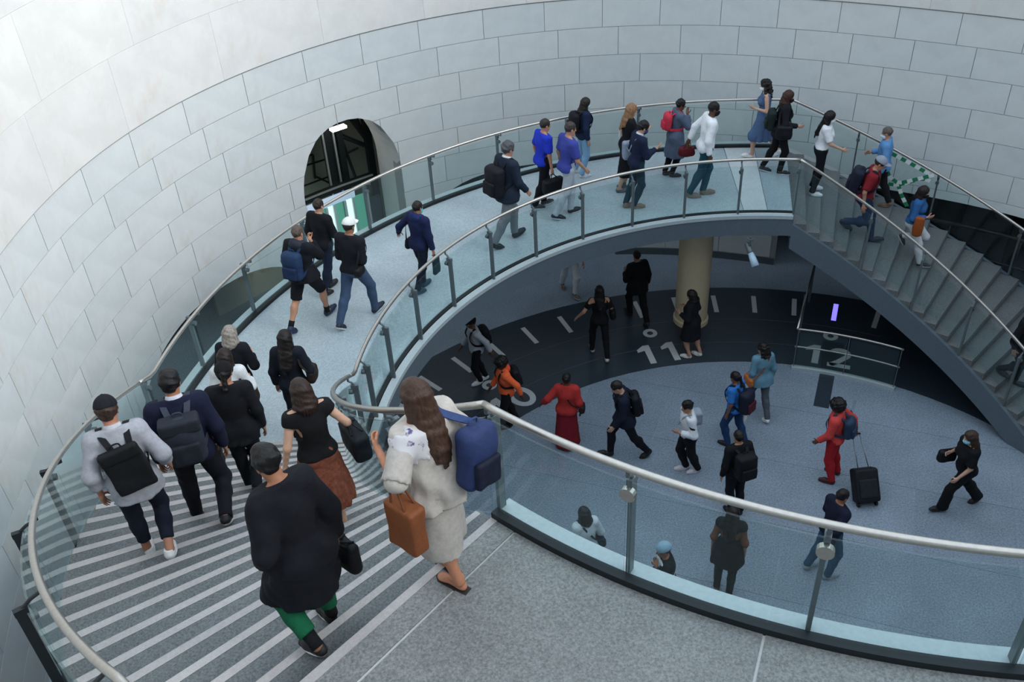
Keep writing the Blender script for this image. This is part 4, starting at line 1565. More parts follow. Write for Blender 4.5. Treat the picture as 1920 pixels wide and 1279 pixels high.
def shoulder_bag(p, label, side, c='#1a1512', size=(0.30, 0.12, 0.24), z=0.98, y=0.0, cross=False, strap=None, square=False, out=0.0, tilt=0.0, res=0.013, name='shoulder_bag'):
    hx, hy, hz = (v / 2 for v in size)
    # long side along the walking direction
    ctr = p.T((side * (0.212 * p.bulk + hy + out), y, z))
    R = np.array([[0, 1.0, 0], [1.0, 0, 0], [0, 0, 1.0]])
    R = (rotx(tilt) @ R.T).T
    f = Field(ctr - 0.34, ctr + 0.34, res)
    f.put(BX(ctr, (hx, hy, hz), 0.02 if square else min(hy * 0.9, 0.05), R), 0)
    if not square: f.put(EL(ctr - (0, 0, hz * 0.3), (hy * 1.15, hx * 1.02, hz * 0.8)), 0.03)
    f.ripple(0.006, 26, 5)
    V, Q = f.mesh(); W = p.tow(V)
    root = bag_root(name, W, label)
    mesh('bag_body', W, Q, fabric(c, 0.6), root, True)
    for e in (-1, 1):
        a = ctr + R.T @ np.array([e * hx * 0.75, 0, hz * 0.85])
        if cross:
            top = p.T((-side * 0.10, 0.0, 1.485))
            midp = p.T((side * 0.03, -e * -0.135 * p.bulk, 1.25))
            pts = [a, p.T((side * 0.14, e * 0.13 * p.bulk, 1.10)), midp, p.T((-side * 0.075, e * 0.10, 1.43)), top]
            nr = [(side, 0, 0), (side * 0.5, e, 0), (0, e, 0), (0, e, 0.6), (0, 0, 1)]
        else:
            pts = [a, p.T((side * (p.sw + 0.02), e * 0.10, 1.25)), p.T((side * (p.sw - 0.01), e * 0.06, 1.42)), p.T((side * (p.sw - 0.025), 0.0, 1.468))]
            nr = [(side, 0, 0), (side, e * 0.6, 0), (side * 0.6, e, 0.6), (0, 0, 1)]
        V, F = band(p, pts, nr, 0.028, 0.008, 20)
        mesh('strap', V, F, fabric(strap or c, 0.6), root)
    return root
def hand_bag(p, label, side, c='#14161a', size=(0.34, 0.14, 0.26), drop=0.16, res=0.013, square=False, name='handbag', arm=False, along=True, hc=None, dy=0.0, dx=0.0):
    hx, hy, hz = (v / 2 for v in size)
    h = (p.elb[side] * 0.55 + p.wri[side] * 0.45) if arm else p.hand[side]
    ctr = h + np.array([(0.02 + dx) * side, dy, -drop - hz])
    R = np.array([[0, 1.0, 0], [1.0, 0, 0], [0, 0, 1.0]]) if along else np.eye(3)
    f = Field(ctr - 0.34, ctr + 0.34, res)
    f.put(BX(ctr, (hx, hy, hz), 0.018 if square else min(hy * 0.9, 0.05), R), 0)
    if not square: f.put(EL(ctr - (0, 0, hz * 0.3), (np.array((hy, hx, 0)) if along else np.array((hx, hy, 0))) * 1.04 + np.array([0, 0, hz * 0.8])), 0.03)
    f.ripple(0.006, 24, 6)
    V, Q = f.mesh(); W = p.tow(V)
    root = bag_root(name, W, label)
    mesh('bag_body', W, Q, fabric(c, 0.6), root, True)
    for e in (-1, 1):
        a = ctr + R.T @ np.array([-hx * 0.5, e * hy * 0.7, hz * 0.93]); b = ctr + R.T @ np.array([hx * 0.5, e * hy * 0.7, hz * 0.93])
        top = h + np.array([0, 0, 0.012 if not arm else 0.045])
        V, F = tube_geo(p.tow(smooth_path([a, a * 0.45 + top * 0.55 + (0, 0, -0.01), top, b * 0.45 + top * 0.55 + (0, 0, -0.01), b], 20)), 0.008 * p.sc, 8)
        mesh('handle', V, F, fabric(hc or c, 0.6), root, True)
    return root
# ------------------------------------------------------------------ who is where: stair with pale strips
J = lambda c, **k: dict(dict(c=c, off=0.022, hem=0.84, sleeve=0.97, name='jacket'), **k)
TS_ = lambda c, **k: dict(dict(c=c, off=0.014, hem=0.88, sleeve=0.42, name='t_shirt', neck=1.462), **k)
LS = lambda c, **k: dict(dict(c=c, off=0.017, hem=0.86, sleeve=0.96, name='shirt'), **k)
NEAR = 0.0145
p1_ = person('man in light grey shirt, black cap and white sneakers going down the stairs', [(281, 1037), (322, 1030)], (194, 748), 'L', 'down',
    tops=[LS('#9c9ea6', off=0.019, hem=0.82, collar='#b9bac0', sleeve=0.80, loose=0.01)], bottom=('cropped', '#141b2a', 0.012), cap='#14161c', peak=True,
    hair=('short', 0, '#3a2a20'), skin='#b07a62', shoes=('shoe', '#dfe0dd', '#e8e8e4'), arms=((0.08, 0.0, -0.50), (0.12, 0.10, -0.46)), lean=6, hpitch=18, bulk=1.0, res=NEAR)
backpack(p1_, 'flat black square backpack with thin straps on the man in the light grey shirt', '#0e1014', (0.31, 0.07, 0.42), 1.16, 0.02, False, None, '#12141a', True, True, -0.16)
p2_ = person('man in navy sweater with white collar and dark trousers going down the stairs', [(370, 955), (428, 970)], (332, 677), 'L', 'down',
    tops=[J('#10162e', collar='#c9ccd6', hem=0.86)], bottom=('trousers', '#0f1219', 0.016), hair=('short', 0, '#0e0c0d'), skin='#a87458', shoes=('shoe', '#0d0e11', '#c7bfb8'),
    arms=('down', 'down'), lean=5, hpitch=12, bulk=1.14, res=NEAR)
backpack(p2_, 'dark grey rounded backpack with buckles on the man in the navy sweater', '#2a303b', (0.32, 0.16, 0.44), 1.19, 0.0, True, '#20252e', '#343b47', True)
person('grey-haired woman in dark jacket among the crowd at the stair foot', [(466, 806), (484, 800)], (410, 613), 'mid', 'down', sex='f',
    tops=[J('#10131a')], hair=('bob', 0.13, '#8f8880'), skin='#b98d78', arms=('down', 'elbow'), lean=6, h=1.64)
p3_ = person('woman with long brown hair in a white top and teal collar at the stair foot', [(455, 846), (478, 838)], (404, 640), 'L', 'down', sex='f',
    tops=[LS('#cfd4d6', off=0.026, hem=0.80, collar='#3ba79c')], bottom=('trousers', '#1b1f28', 0.012), hair=('long', 0.24, '#231713'), skin='#b98a70', arms=('down', 'bent'), lean=6, h=1.62)
shoulder_bag(p3_, 'brown shoulder bag at the side of the woman in the white top', 1, '#2c201c', (0.26, 0.10, 0.22), 1.0)
p5_ = person('person all in black with black cap carrying a dark tote down the stairs', [(470, 897), (485, 918)], (438, 681), 'L', 'down',
    tops=[J('#0d1016', hem=0.82)], bottom=('trousers', '#0e1219', 0.014), cap='#0c0d10', peak=True, hair=('pony', 0.10, '#120f0f'), skin='#a3745c', shoes=('shoe', '#16181c', '#d5d8da'),
    arms=('carry', 'down'), hands=('grip', 'relax'), lean=7, res=0.017)
hand_bag(p5_, 'dark tote held by the person all in black with the cap', -1, '#0e1115', (0.30, 0.12, 0.30), 0.10, square=True)
p6_ = person('woman with long straight dark hair in navy jacket on the pale landing', [(564, 816), (582, 812)], (524, 648), 'mid', 'down', sex='f',
    tops=[J('#0f1420')], bottom=('trousers', '#12151c', 0.012), hair=('long', 0.40, '#15100f'), skin='#a9795f', arms=('down', 'elbow'), lean=5, h=1.66)
shoulder_bag(p6_, 'small dark shoulder bag with brown edge on the woman in the navy jacket', 1, '#241a15', (0.26, 0.11, 0.20), 1.04, 0.04)
p7_ = person('woman in sleeveless black top and rust brown skirt on the stairs', [(612, 985), (640, 978)], (516, 725), 'L', 'down', sex='f',
    tops=[dict(c='#0b0c0f', off=0.014, hem=0.94, sleeve=0.14, name='top', neck=1.45, ncut=0.1)], bottom=('skirt', '#7a4432', 0.012, 0.36, (0.27, 0.27), 13, 0.35), hair=('bob', 0.15, '#2a1a13'),
    skin='#c39a82', shoes=('shoe', '#241a17', '#2a211d'), arms=((0.15, 0.05, -0.50), (0.20, 0.14, -0.38)), lean=6, hpitch=14, res=NEAR)
hand_bag(p7_, 'large black leather bag on the arm of the woman in the rust skirt', 1, '#14191f', (0.40, 0.17, 0.30), 0.08, arm=True, dx=0.03)
p8_ = person('woman in long black coat and green trousers stepping onto the stairs', [(602, 1236), (615, 1152)], (498, 835), 'L', 'down', sex='f', rfirst=False,
    tops=[dict(c='#0c0e16', off=0.030, hem=0.53, sleeve=0.98, name='coat', flare=0.015, amp=0.05, folds=5, loose=0.022, rip=0.008)], bottom=('cropped', '#0f5a3c', 0.016),
    hair=('short', 0, '#0b090a'), skin='#9a6a50', shoes=('shoe', '#17181c', '#d8d3cd'), socks='#101216', arms=('pocket', 'down'), lean=9, hpitch=24, bulk=1.02, res=NEAR)
hand_bag(p8_, 'small black cloth bag with white print beside the long black coat', 1, '#0e0f13', (0.20, 0.09, 0.26), 0.04, dx=0.05)
p9_ = person('woman with very long brown hair in a pale grey shawl dress by the handrail', [(845, 1085), (824, 1056)], (790, 707), 'top', 'down', sex='f', h=1.63,
    tops=[dict(c='#aaa49d', off=0.020, hem=0.34, sleeve=0.50, name='dress', flare=0.01, amp=0.06, folds=6, loose=0.03, neck=1.45)], bottom=('none', '#000000', 0), hair=('long', 0.46, '#3f291d'),
    skin='#b97f62', shoes=('bare', '#2a2422', '#2a2422'), arms=((0.12, 0.13, -0.09), (0.10, 0.05, -0.45)), hands=('pinch', 'grip'), lean=4, hpitch=6, res=NEAR)
# shawl of the long-haired woman: a draped shell over shoulders and arm
def shawl(p, c):
    T = p.T
    f = Field(T((0, 0, 1.1)) - (0.5, 0.45, 0.60), T((0, 0, 1.1)) + (0.5, 0.45, 0.48), 0.0145)
    f.put(RC(T((-p.sw, -0.01, 1.40)), T((p.sw, -0.01, 1.40)), 0.085), 0.03)
    f.put(SK(T((0.0, -0.01, 1.42)), T((0.02, -0.02, 0.80)), (0.19, 0.125), (0.25, 0.20), 5, 0.08, 1.0), 0.06)
    f.put(RC(p.sh[1], p.elb[1], 0.072, 0.080), 0.05)
    f.put(RC(p.sh[-1], p.elb[-1], 0.072, 0.078), 0.05)
    X, Y, Z = f.grid()
    f.F = (f.F + 0.008 * np.sin(24 * (Z + 0.9 * X - 0.5 * Y)) * np.clip((T((0, 0, 1.36))[2] - Z) * 4, 0, 1)).astype(np.float32)
    f.plane(T((0, 0, 0.84)), (0.25, 0.1, -1)); f.plane(T((0, 0, 1.462)), (0, 0.2, 1))
    V, Q = f.mesh()
    p.extra('shawl', V, Q, fabric(c))
    f.F = f.F - 0.004
    X, Y, Z = f.grid()
    f.F = np.maximum(f.F, EL(p.T((-0.17, -0.06, 1.34)), (0.13, 0.14, 0.13)).d(X, Y, Z) + 0.02 * np.sin(40 * X + 2) * np.sin(37 * Z) + 0.012 * np.sin(71 * (X + Z))).astype(np.float32)
    V, Q = f.mesh()
    m, nt, b = new_mat('printed_lace')
    n = noise(nt, 16, 3)
    r = ramp(nt, n.outputs['Fac'], [(0.36, lin('#55507a')), (0.43, lin('#c3c1c4'))])
    nt.links.new(r.outputs['Color'], b.inputs['Base Color'])
    b.inputs['Roughness'].default_value = 0.9
    p.extra('printed_yoke', V, Q, m)
shawl(p9_, '#b5aea6')
backpack(p9_, 'navy blue backpack slung on the right shoulder over the pale shawl', '#26335a', (0.28, 0.17, 0.44), 1.14, 0.17, True, '#10152a', '#31426d', False, False, 0.15, both=False, gap=0.05)
hand_bag(p9_, 'open tan brown leather tote hanging in front of the pale shawl', -1, '#7a4526', (0.25, 0.13, 0.38), 0.22, arm=True, square=True, dy=-0.12, name='tote_bag', hc='#6a3c22')

# ------------------------------------------------------------------ the pale walkway
q = person('man in black shorts and black hoodie talking on the phone on the walkway', [(551, 625), (624, 583)], (572, 426), 'mid', 'down',
    tops=[J('#11141b', hem=0.83, hood='#2a2f3a')], bottom=('shorts', '#0e1016', 0.026), hair=('crop', 0, '#574a41'), skin='#b98a70', socks='#11131a', shoes=('shoe', '#18233f', '#1a2a55'),
    arms=('down', 'face'), hands=('relax', 'grip'), lean=4)
backpack(q, 'blue backpack on the man in black shorts', '#1b3252', (0.31, 0.17, 0.44), 1.17, 0.0, True, '#16294a')
person('balding man in dark jacket and navy trousers beside the outer glass', [(617, 551), (627, 532)], (598, 377), 'mid', 'down',
    tops=[J('#0f1218')], bottom=('trousers', '#172236', 0.014), hair=('crop', 0, '#2b211c'), skin='#b68c76', arms=('down', 'front'), lean=4)
q = person('man in white cap, dark sweater and blue jeans striding along the walkway', [(643, 618), (713, 579)], (683, 413), 'mid', 'down',
    tops=[J('#12151c', hem=0.92)], bottom=('trousers', '#3a4d68', 0.014), cap='#d9dcda', hair=('crop', 0, '#2a2220'), skin='#9b6f59', shoes=('shoe', '#1c2134', '#d3d6da'), arms=('waist', 'waist'), lean=5)
shoulder_bag(q, 'small black waist pouch on the man in the white cap', 1, '#0f1114', (0.20, 0.09, 0.14), 0.99, -0.12, out=-0.06)
q = person('man in blue hoodie and dark trousers carrying a pouch along the walkway', [(787, 547), (806, 533)], (787, 380), 'mid', 'down',
    tops=[J('#141f43', hood='#1c2b58')], bottom=('trousers', '#131c2c', 0.014), hair=('crop', 0, '#1c1614'), skin='#a8765f', mask='#4fb7bb', shoes=('shoe', '#1c3a4d', '#2f5163'), arms=('wide', 'carry'), hands=('relax', 'grip'), lean=4)
hand_bag(q, 'slim dark teal bag held by the man in the blue hoodie', 1, '#173039', (0.16, 0.06, 0.34), 0.03, square=True)
shoulder_bag(q, 'round black pouch at the hip of the man in the blue hoodie', -1, '#0f1217', (0.18, 0.10, 0.20), 0.88, 0.0, out=-0.03)
q = person('grey-haired man in dark suit jacket and grey trousers with a backpack', [(935, 466), (977, 440)], (964, 267), 'mid', 'down',
    tops=[J('#1c2738', hem=0.78, flare=0.03, collar='#d5d9de')], bottom=('trousers', '#6d747a', 0.016), hair=('short', 0, '#4a4d50'), skin='#b68a74', shoes=('shoe', '#121419', '#15171b'), arms=('down', 'front'), lean=4)
backpack(q, 'large black backpack on the man in the dark suit jacket', '#10131a', (0.33, 0.20, 0.48), 1.14)
q = person('man in bright blue t-shirt and black track trousers carrying a holdall', [(1012, 391), (1030, 381)], (1026, 225), 'mid', 'down',
    tops=[TS_('#1f36b8')], bottom=('trousers', '#0d1017', 0.016), hair=('crop', 0, '#2b2725'), skin='#b4836a', shoes=('shoe', '#20242b', '#d2d7db'), arms=('down', 'carry'), hands=('relax', 'grip'), lean=4)
hand_bag(q, 'black holdall held by the man in the bright blue t-shirt', 1, '#0c0e13', (0.42, 0.18, 0.28), 0.08)
person('man in violet blue t-shirt and light grey trousers on the walkway', [(1050, 411), (1081, 396)], (1065, 231), 'mid', 'down',
    tops=[TS_('#3b4596', off=0.018)], bottom=('trousers', '#aab3bc', 0.014), hair=('crop', 0, '#3a3330'), skin='#b78a72', shoes=('shoe', '#1d2430', '#c9d0d5'), arms=('down', 'front'), lean=4)
q = person('woman with long dark hair, navy jacket and light blue jeans near the outer glass', [(1087, 320), (1102, 333)], (1103, 184), 'mid', 'down', sex='f',
    tops=[J('#14233f')], bottom=('trousers', '#7ba3c4', 0.012), hair=('long', 0.28, '#1f1614'), skin='#c29a85', mask='#a9cbd4', shoes=('shoe', '#c7d3da', '#d5dbdf'), arms=('down', 'down'), lean=3)
backpack(q, 'black backpack on the woman in the light blue jeans', '#10131a', (0.30, 0.17, 0.42), 1.22)
q = person('woman with blonde hair in a long black dress and boots', [(1170, 358), (1181, 354)], (1182, 195), 'mid', 'down', sex='f',
    tops=[dict(c='#0f1116', off=0.018, hem=0.34, sleeve=0.40, name='dress', flare=0.02)], bottom=('none', '', 0), hair=('long', 0.30, '#8b6749'), skin='#c39a82', shoes=('boot', '#5b6168', '#4a4f55'), arms=('down', 'phone'), lean=3)
shoulder_bag(q, 'pale strap bag across the black dress', -1, '#c9ccd0', (0.20, 0.08, 0.26), 1.05)
q = person('person in navy blazer with dark mask looking at a phone on the walkway', [(1186, 389), (1198, 387)], (1210, 228), 'mid', 'down',
    tops=[J('#16203a', collar='#c8cfd8')], bottom=('trousers', '#1c3440', 0.012), hair=('short', 0, '#0f0d0f'), skin='#b98f79', mask='#27406b', shoes=('shoe', '#7d6a5b', '#8a7868'), arms=('down', 'phone'), lean=5, hpitch=20)
shoulder_bag(q, 'large grey blue cloth bag hanging on the navy blazer', -1, '#8b99aa', (0.34, 0.14, 0.36), 1.06, -0.02, cross=True)
q = person('woman in long grey coat with hand to her face on the walkway', [(1256, 327), (1269, 331)], (1281, 186), 'mid', 'down', sex='f',
    tops=[dict(c='#525f74', off=0.030, hem=0.48, sleeve=0.97, name='coat', flare=0.06, amp=0.06)], bottom=('trousers', '#0f1218', 0.01), hair=('short', 0, '#0d0b0c'), skin='#6d4a38', arms=('elbow', 'face'), lean=5)
backpack(q, 'red backpack on the woman in the grey coat', '#c23248', (0.28, 0.15, 0.36), 1.24)
q = person('man in white shirt and dark teal trousers striding along the walkway', [(1302, 368), (1331, 365)], (1342, 192), 'mid', 'down',
    tops=[LS('#e3e7ec', off=0.022, hem=0.86)], bottom=('trousers', '#1b4653', 0.014), hair=('crop', 0, '#120f10'), skin='#5b3d30', mask='#0f1012', shoes=('shoe', '#7a6c5f', '#83776b'), arms=('back', 'down'), lean=6)
hand_bag(q, 'small red and black bag held by the man in the white shirt', -1, '#5c1622', (0.28, 0.12, 0.18), 0.04)
q = person('woman in blue grey sleeveless dress and white sneakers walking up towards the crowd', [(1396, 287), (1450, 287)], (1433, 148), 'mid', 'up', sex='f',
    tops=[dict(c='#4d6488', off=0.012, hem=0.42, sleeve=0, name='dress', flare=0.07, neck=1.44, amp=0.07, folds=9)], bottom=('none', '', 0), hair=('wavy', 0.22, '#15100f'), skin='#c49b85', mask='#dfe4e8',
    shoes=('shoe', '#e4e6e6', '#e9ebea'), arms=('elbow', 'down'), lean=3)
q = person('woman with auburn hair and black mask in dark clothes heading for the stairs', [(1437, 321), (1472, 327)], (1466, 170), 'mid', 'down', sex='f',
    tops=[J('#14151f', hem=0.80, flare=0.02)], bottom=('trousers', '#0b0c10', 0.012), hair=('bob', 0.17, '#3b211b'), skin='#b98f79', mask='#111214', shoes=('shoe', '#16181d', '#d5d8da'), arms=('down', 'bent'), lean=4)
shoulder_bag(q, 'round black shoulder bag on the woman with auburn hair', 1, '#0d0e12', (0.30, 0.14, 0.28), 1.0, 0.02)
backpack(q, 'dark green backpack on the woman with auburn hair', '#15211f', (0.30, 0.16, 0.40), 1.12)

# ------------------------------------------------------------------ stair beside the striped tape
q = person('woman with very long black hair, white t-shirt and black trousers starting downstairs', [(1519, 345), (1538, 377)], (1564, 231), 'R', 'down', sex='f',
    tops=[TS_('#dfe1e6', hem=0.98)], bottom=('trousers', '#0d0f15', 0.016), hair=('long', 0.42, '#0e0b0d'), skin='#c29a85', mask='#cfd8de', shoes=('shoe', '#e3e6e8', '#e9ebea'), arms=('down', 'front2'), lean=4, h=1.64)
person('grey-haired man in light blue shirt and face mask climbing beside the wall', [(1636, 372), (1650, 377)], (1644, 235), 'R', 'up',
    tops=[LS('#5d8fc4')], bottom=('trousers', '#17191f', 0.014), hair=('crop', 0, '#5e564f'), skin='#b78a74', mask='#c3dae6', shoes=('shoe', '#6e5a4e', '#7d6a5d'), arms=('down', 'bent'), hands=('relax', 'grip'), lean=2, h=1.70)
q = person('man in dark red shirt, grey cap and jeans going down by the inner glass', [(1592, 428), (1624, 451)], (1658, 282), 'R', 'down',
    tops=[TS_('#7c1a26', off=0.022)], bottom=('trousers', '#1d2c48', 0.014), cap='#8b93a0', hair=('crop', 0, '#2a2321'), skin='#b07f68', shoes=('shoe', '#141a2a', '#1a2132'), arms=('down', 'down'), lean=10, hpitch=16, h=1.76)
backpack(q, 'navy backpack on the man in the dark red shirt', '#171c2e', (0.32, 0.20, 0.44), 1.20)
q = person('woman in denim jacket and white trousers with black mask on the stairs', [(1686, 470), (1712, 484)], (1731, 342), 'R', 'down', sex='f',
    tops=[J('#2a5a8f', hem=0.96)], bottom=('trousers', '#c4c6cc', 0.016), hair=('long', 0.20, '#1d1414'), skin='#b98f79', mask='#101114', shoes=('shoe', '#2b2b2f', '#c8c9cc'), arms=('down', 'elbow'), lean=4, h=1.60, lift={'back': (0.20, 1.0)})
hand_bag(q, 'orange and brown patterned cloth carried by the woman in the denim jacket', 1, '#8f4a22', (0.18, 0.09, 0.42), -0.08, arm=True, dx=0.07, dy=0.03)
q = person('person in dark clothes holding a white bottle low on the stairs', [(1886, 706), (1897, 716)], (1908, 590), 'R', 'down',
    tops=[J('#10141b')], bottom=('trousers', '#11151c', 0.014), hair=('short', 0, '#15110f'), skin='#b08570', arms=('bent', 'down'), hands=('grip', 'relax'), lean=4, h=1.70)
c_ = q.hand[-1]
mb = MB(); mb.tube(q.tow([c_ + (0, 0, z_) for z_ in (-0.08, 0.08, 0.10, 0.125)]), [0.032, 0.032, 0.016, 0.016], 12)
tag(mb.build('bottle', plain('bottle_plastic', '#d3dcdf', 0.3), None, True), 'white plastic bottle in the hand of the person at the stair foot', 'bottle')

# ------------------------------------------------------------------ lower hall
person('person in white trousers half hidden behind the edge of the walkway', [(1059, 540), (1080, 563)], (1062, 425), 'low', (24, 30), tops=[LS('#c9ccd0')], bottom=('trousers', '#d5d8dc', 0.016), skin='#a9765c',
    shoes=('shoe', '#6b5f57', '#d0d0d0'), arms=('front', 'down'), hands=('relax', 'grip'), h=1.72)
q = person('woman with long black hair and low-backed black top on the black ring', [(1109, 654), (1138, 676)], (1112, 538), 'low', (-10, -60), sex='f',
    tops=[TS_('#0d0e12', sleeve=0.34, neck=1.40, ncut=-0.6)], bottom=('trousers', '#0d0f14', 0.012), hair=('long', 0.30, '#0c0a0b'), skin='#b98a70', shoes=('shoe', '#c9c3be', '#d3cfcb'), arms=('wide', 'elbow'), lean=2)
shoulder_bag(q, 'black handbag on the woman in the low-backed black top', 1, '#101114', (0.32, 0.12, 0.22), 1.08)
person('man in black suit striding across the black ring', [(1178, 586), (1208, 612)], (1187, 473), 'low', (-30, -30), tops=[J('#0b0c11', hem=0.74, off=0.028, flare=0.03)], bottom=('trousers', '#0c0d12', 0.018),
    hair=('crop', 0, '#141010'), skin='#a9765c', arms=('elbow', 'down'))
person('woman in knee-length black coat and pale shoes beside the tan column', [(1283, 669), (1303, 664)], (1296, 545), 'low', (-40, -12), sex='f',
    tops=[dict(c='#10131a', off=0.030, hem=0.50, sleeve=0.97, name='coat', flare=0.03)], bottom=('none', '', 0), hair=('bob', 0.14, '#1b1513'), skin='#b78c76', shoes=('shoe', '#d3d3d1', '#dad9d6'), arms=('elbow', 'elbow'))
q = person('man in pale shirt and black cap walking off the black ring', [(891, 720), (903, 714)], (887, 597), 'low', (-45, 14), lean=2, tops=[LS('#a9aeb6')], bottom=('trousers', '#0d0f15', 0.014), cap='#101217', hair=('crop', 0, '#15110f'),
    skin='#6d4a38', shoes=('shoe', '#c9ccce', '#d5d7d8'), h=1.58)
backpack(q, 'black backpack on the man in the pale shirt', '#10121a', (0.31, 0.17, 0.44), 1.19)
q = person('person in bright orange jacket beside the numeral ten', [(945, 801), (960, 796)], (934, 664), 'low', (-40, 10), tops=[J('#e8663a', hood='#d9572f')], bottom=('trousers', '#0e1016', 0.014), hair=('afro', 0, '#0f0c0c'), skin='#5b3d30', h=1.62)
backpack(q, 'black backpack with a pale badge on the orange jacket', '#12151c', (0.30, 0.16, 0.42), 1.20)
q = person('woman in red top and long red patterned skirt seen from behind', [(1057, 836), (1071, 834)], (1057, 702), 'low', (10, -60), sex='f', bulk=1.12,
    tops=[dict(c='#a82f2c', off=0.020, hem=0.86, sleeve=0.80, name='top', loose=0.015)], bottom=('skirt', '#7c1a26', 0.016, 0.06, (0.24, 0.22), 7, 0.45), hair=('bun', 0, '#0d0b0c'), skin='#4f3529', shoes=('shoe', '#3b2a25', '#3b2a25'), arms=('wide', 'down'), h=1.62)
shoulder_bag(q, 'dark bag on a strap across the red top', 1, '#2a1a1a', (0.22, 0.10, 0.18), 0.98, cross=True)
q = person('man in navy jacket striding with head bowed across the granite disc', [(1131, 854), (1208, 857)], (1144, 713), 'low', (-60, 4), tops=[J('#12193a'.replace('3a', '2c'), hem=0.80, flare=0.02)], bottom=('trousers', '#10131c', 0.014), hair=('crop', 0, '#1a1513'), skin='#b98f79',
    hpitch=28, lean=8, h=1.76)
backpack(q, 'black backpack on the man with bowed head', '#0f1219', (0.30, 0.14, 0.42), 1.18)
q = person('youth in black and white striped sweater standing on the granite disc', [(1274, 880), (1296, 886)], (1290, 746), 'low', (-40, 6), tops=[LS('#cfd4da', hem=0.94, off=0.016, name='sweater'), J('#1a1d24', hem=1.27, sleeve=0.44, off=0.024, name='yoke'), dict(c='#1a1d24', off=0.021, hem=1.10, neck=1.17, ncut=0.0, sleeve=0, name='stripe')],
    bottom=('trousers', '#0e1016', 0.022), hair=('short', 0, '#0c0a0b'), skin='#b08268', shoes=('shoe', '#c9c3cc', '#d5d0d6'), arms=('elbow', 'down'), h=1.60)
shoulder_bag(q, 'bulky grey bag behind the youth in the striped sweater', 1, '#8b95a3', (0.34, 0.22, 0.30), 1.06, -0.17, cross=True, out=-0.04)
q = person('woman in bright blue top carrying a dark rucksack on the granite disc', [(1354, 832), (1386, 828)], (1378, 716), 'low', (-40, -20), sex='f', tops=[TS_('#2a6cb4')], bottom=('trousers', '#1c3a63', 0.014), hair=('pony', 0.14, '#0e0b0d'), skin='#7b543f', arms=('down', 'carry'), hands=('relax', 'grip'), h=1.60)
backpack(q, 'dark rucksack with red trim on the woman in the bright blue top', '#141a2c', (0.32, 0.20, 0.46), 1.15, pc='#4a1622')
hand_bag(q, 'white shopping bag with bright print beside the woman in the blue top', 1, '#d9dcd3', (0.26, 0.12, 0.30), 0.06, square=True, name='shopping_bag')
q = person('woman in denim blue shirt and grey trousers walking towards the numeral twelve', [(1432, 790), (1404, 764)], (1428, 646), 'low', (-25, -30), sex='f', tops=[LS('#5b8296', off=0.026, hem=0.82)], bottom=('trousers', '#4d545e', 0.012), hair=('wavy', 0.18, '#17110f'), skin='#b08268',
    shoes=('shoe', '#dfe3e6', '#e5e8ea'), arms=('down', 'down'), hyaw=40)
shoulder_bag(q, 'tan leather bag worn across the denim blue shirt', -1, '#a35f30', (0.27, 0.11, 0.19), 0.95, cross=True, strap='#7a4a2c')
q = person('man in black jacket with a pale belt under the upper handrail', [(1364, 958), (1380, 954)], (1381, 817), 'low', (-30, -40), tops=[J('#0d0f14', hem=0.86)], bottom=('trousers', '#10131a', 0.014), hair=('crop', 0, '#17120f'), skin='#b08268', h=1.70)
backpack(q, 'bulging black backpack on the man in the black jacket with a pale belt', '#0f1116', (0.34, 0.22, 0.46), 1.20)
p41 = person('person in red jacket and red trousers pulling a black suitcase', [(1545, 903), (1556, 884)], (1558, 755), 'low', (-40, -14), tops=[J('#c2413f', hem=0.90)], bottom=('trousers', '#a01c26', 0.020), hair=('afro', 0, '#0e0b0c'), skin='#5b3d30',
    shoes=('shoe', '#3a1518', '#4a1a1e'), arms=('front', (0.12, -0.24, -0.44)), hands=('relax', 'grip'), h=1.68)
backpack(p41, 'blue grey backpack on the person in the red jacket', '#26384f', (0.28, 0.15, 0.38), 1.22)
q = person('woman in black with a light blue mask striding across the granite disc', [(1748, 955), (1826, 946)], (1820, 817), 'low', (-60, 6), sex='f', tops=[TS_('#0d0f14', sleeve=0.44)], bottom=('trousers', '#0c0e13', 0.02, 0.03), hair=('long', 0.26, '#3a2a22'), skin='#c29a85', mask='#8cc9e0',
    arms=('front', 'elbow'), h=1.68, lean=6)
shoulder_bag(q, 'black bag held forward by the woman with the light blue mask', 1, '#0d0e12', (0.30, 0.12, 0.24), 1.06, 0.22, out=-0.06)
person('man in navy sweater and blue jeans under the upper handrail', [(1510, 1043), (1577, 1100)], (1574, 914), 'low', (40, -14), tops=[J('#151a30', hem=0.90)], bottom=('trousers', '#29506a', 0.014), hair=('crop', 0, '#120e0f'), skin='#a9765c', shoes=('shoe', '#8c98a0', '#a7b2b8'), h=1.74)
person('woman with long dark hair in dark tunic and brown sleeves below the landing', [(1345, 1095), (1368, 1109)], (1378, 948), 'low', (14, -60), sex='f', tops=[dict(c='#14161b', off=0.024, hem=0.64, sleeve=0.1, name='tunic', flare=0.06), LS('#6d4836', off=0.012, hem=1.05)],
    bottom=('trousers', '#12151b', 0.010), hair=('long', 0.36, '#161112'), skin='#b08268', shoes=('shoe', '#6d5344', '#7a604f'), arms=('down', 'down'), h=1.70)
person('man with pale blue knitted hat and white shirt below the landing', [(1236, 1168), (1250, 1164)], (1252, 1014), 'low', (-40, 6), tops=[J('#12161a'), dict(c='#cfd6da', off=0.026, hem=1.02, sleeve=0, name='shirt_front', ncut=-1.2, neck=1.36)], cap='#8fb0c4', peak=False, hair=('crop', 0, '#3a332f'), skin='#a9765c',
    arms=('face', 'down'), h=1.72)
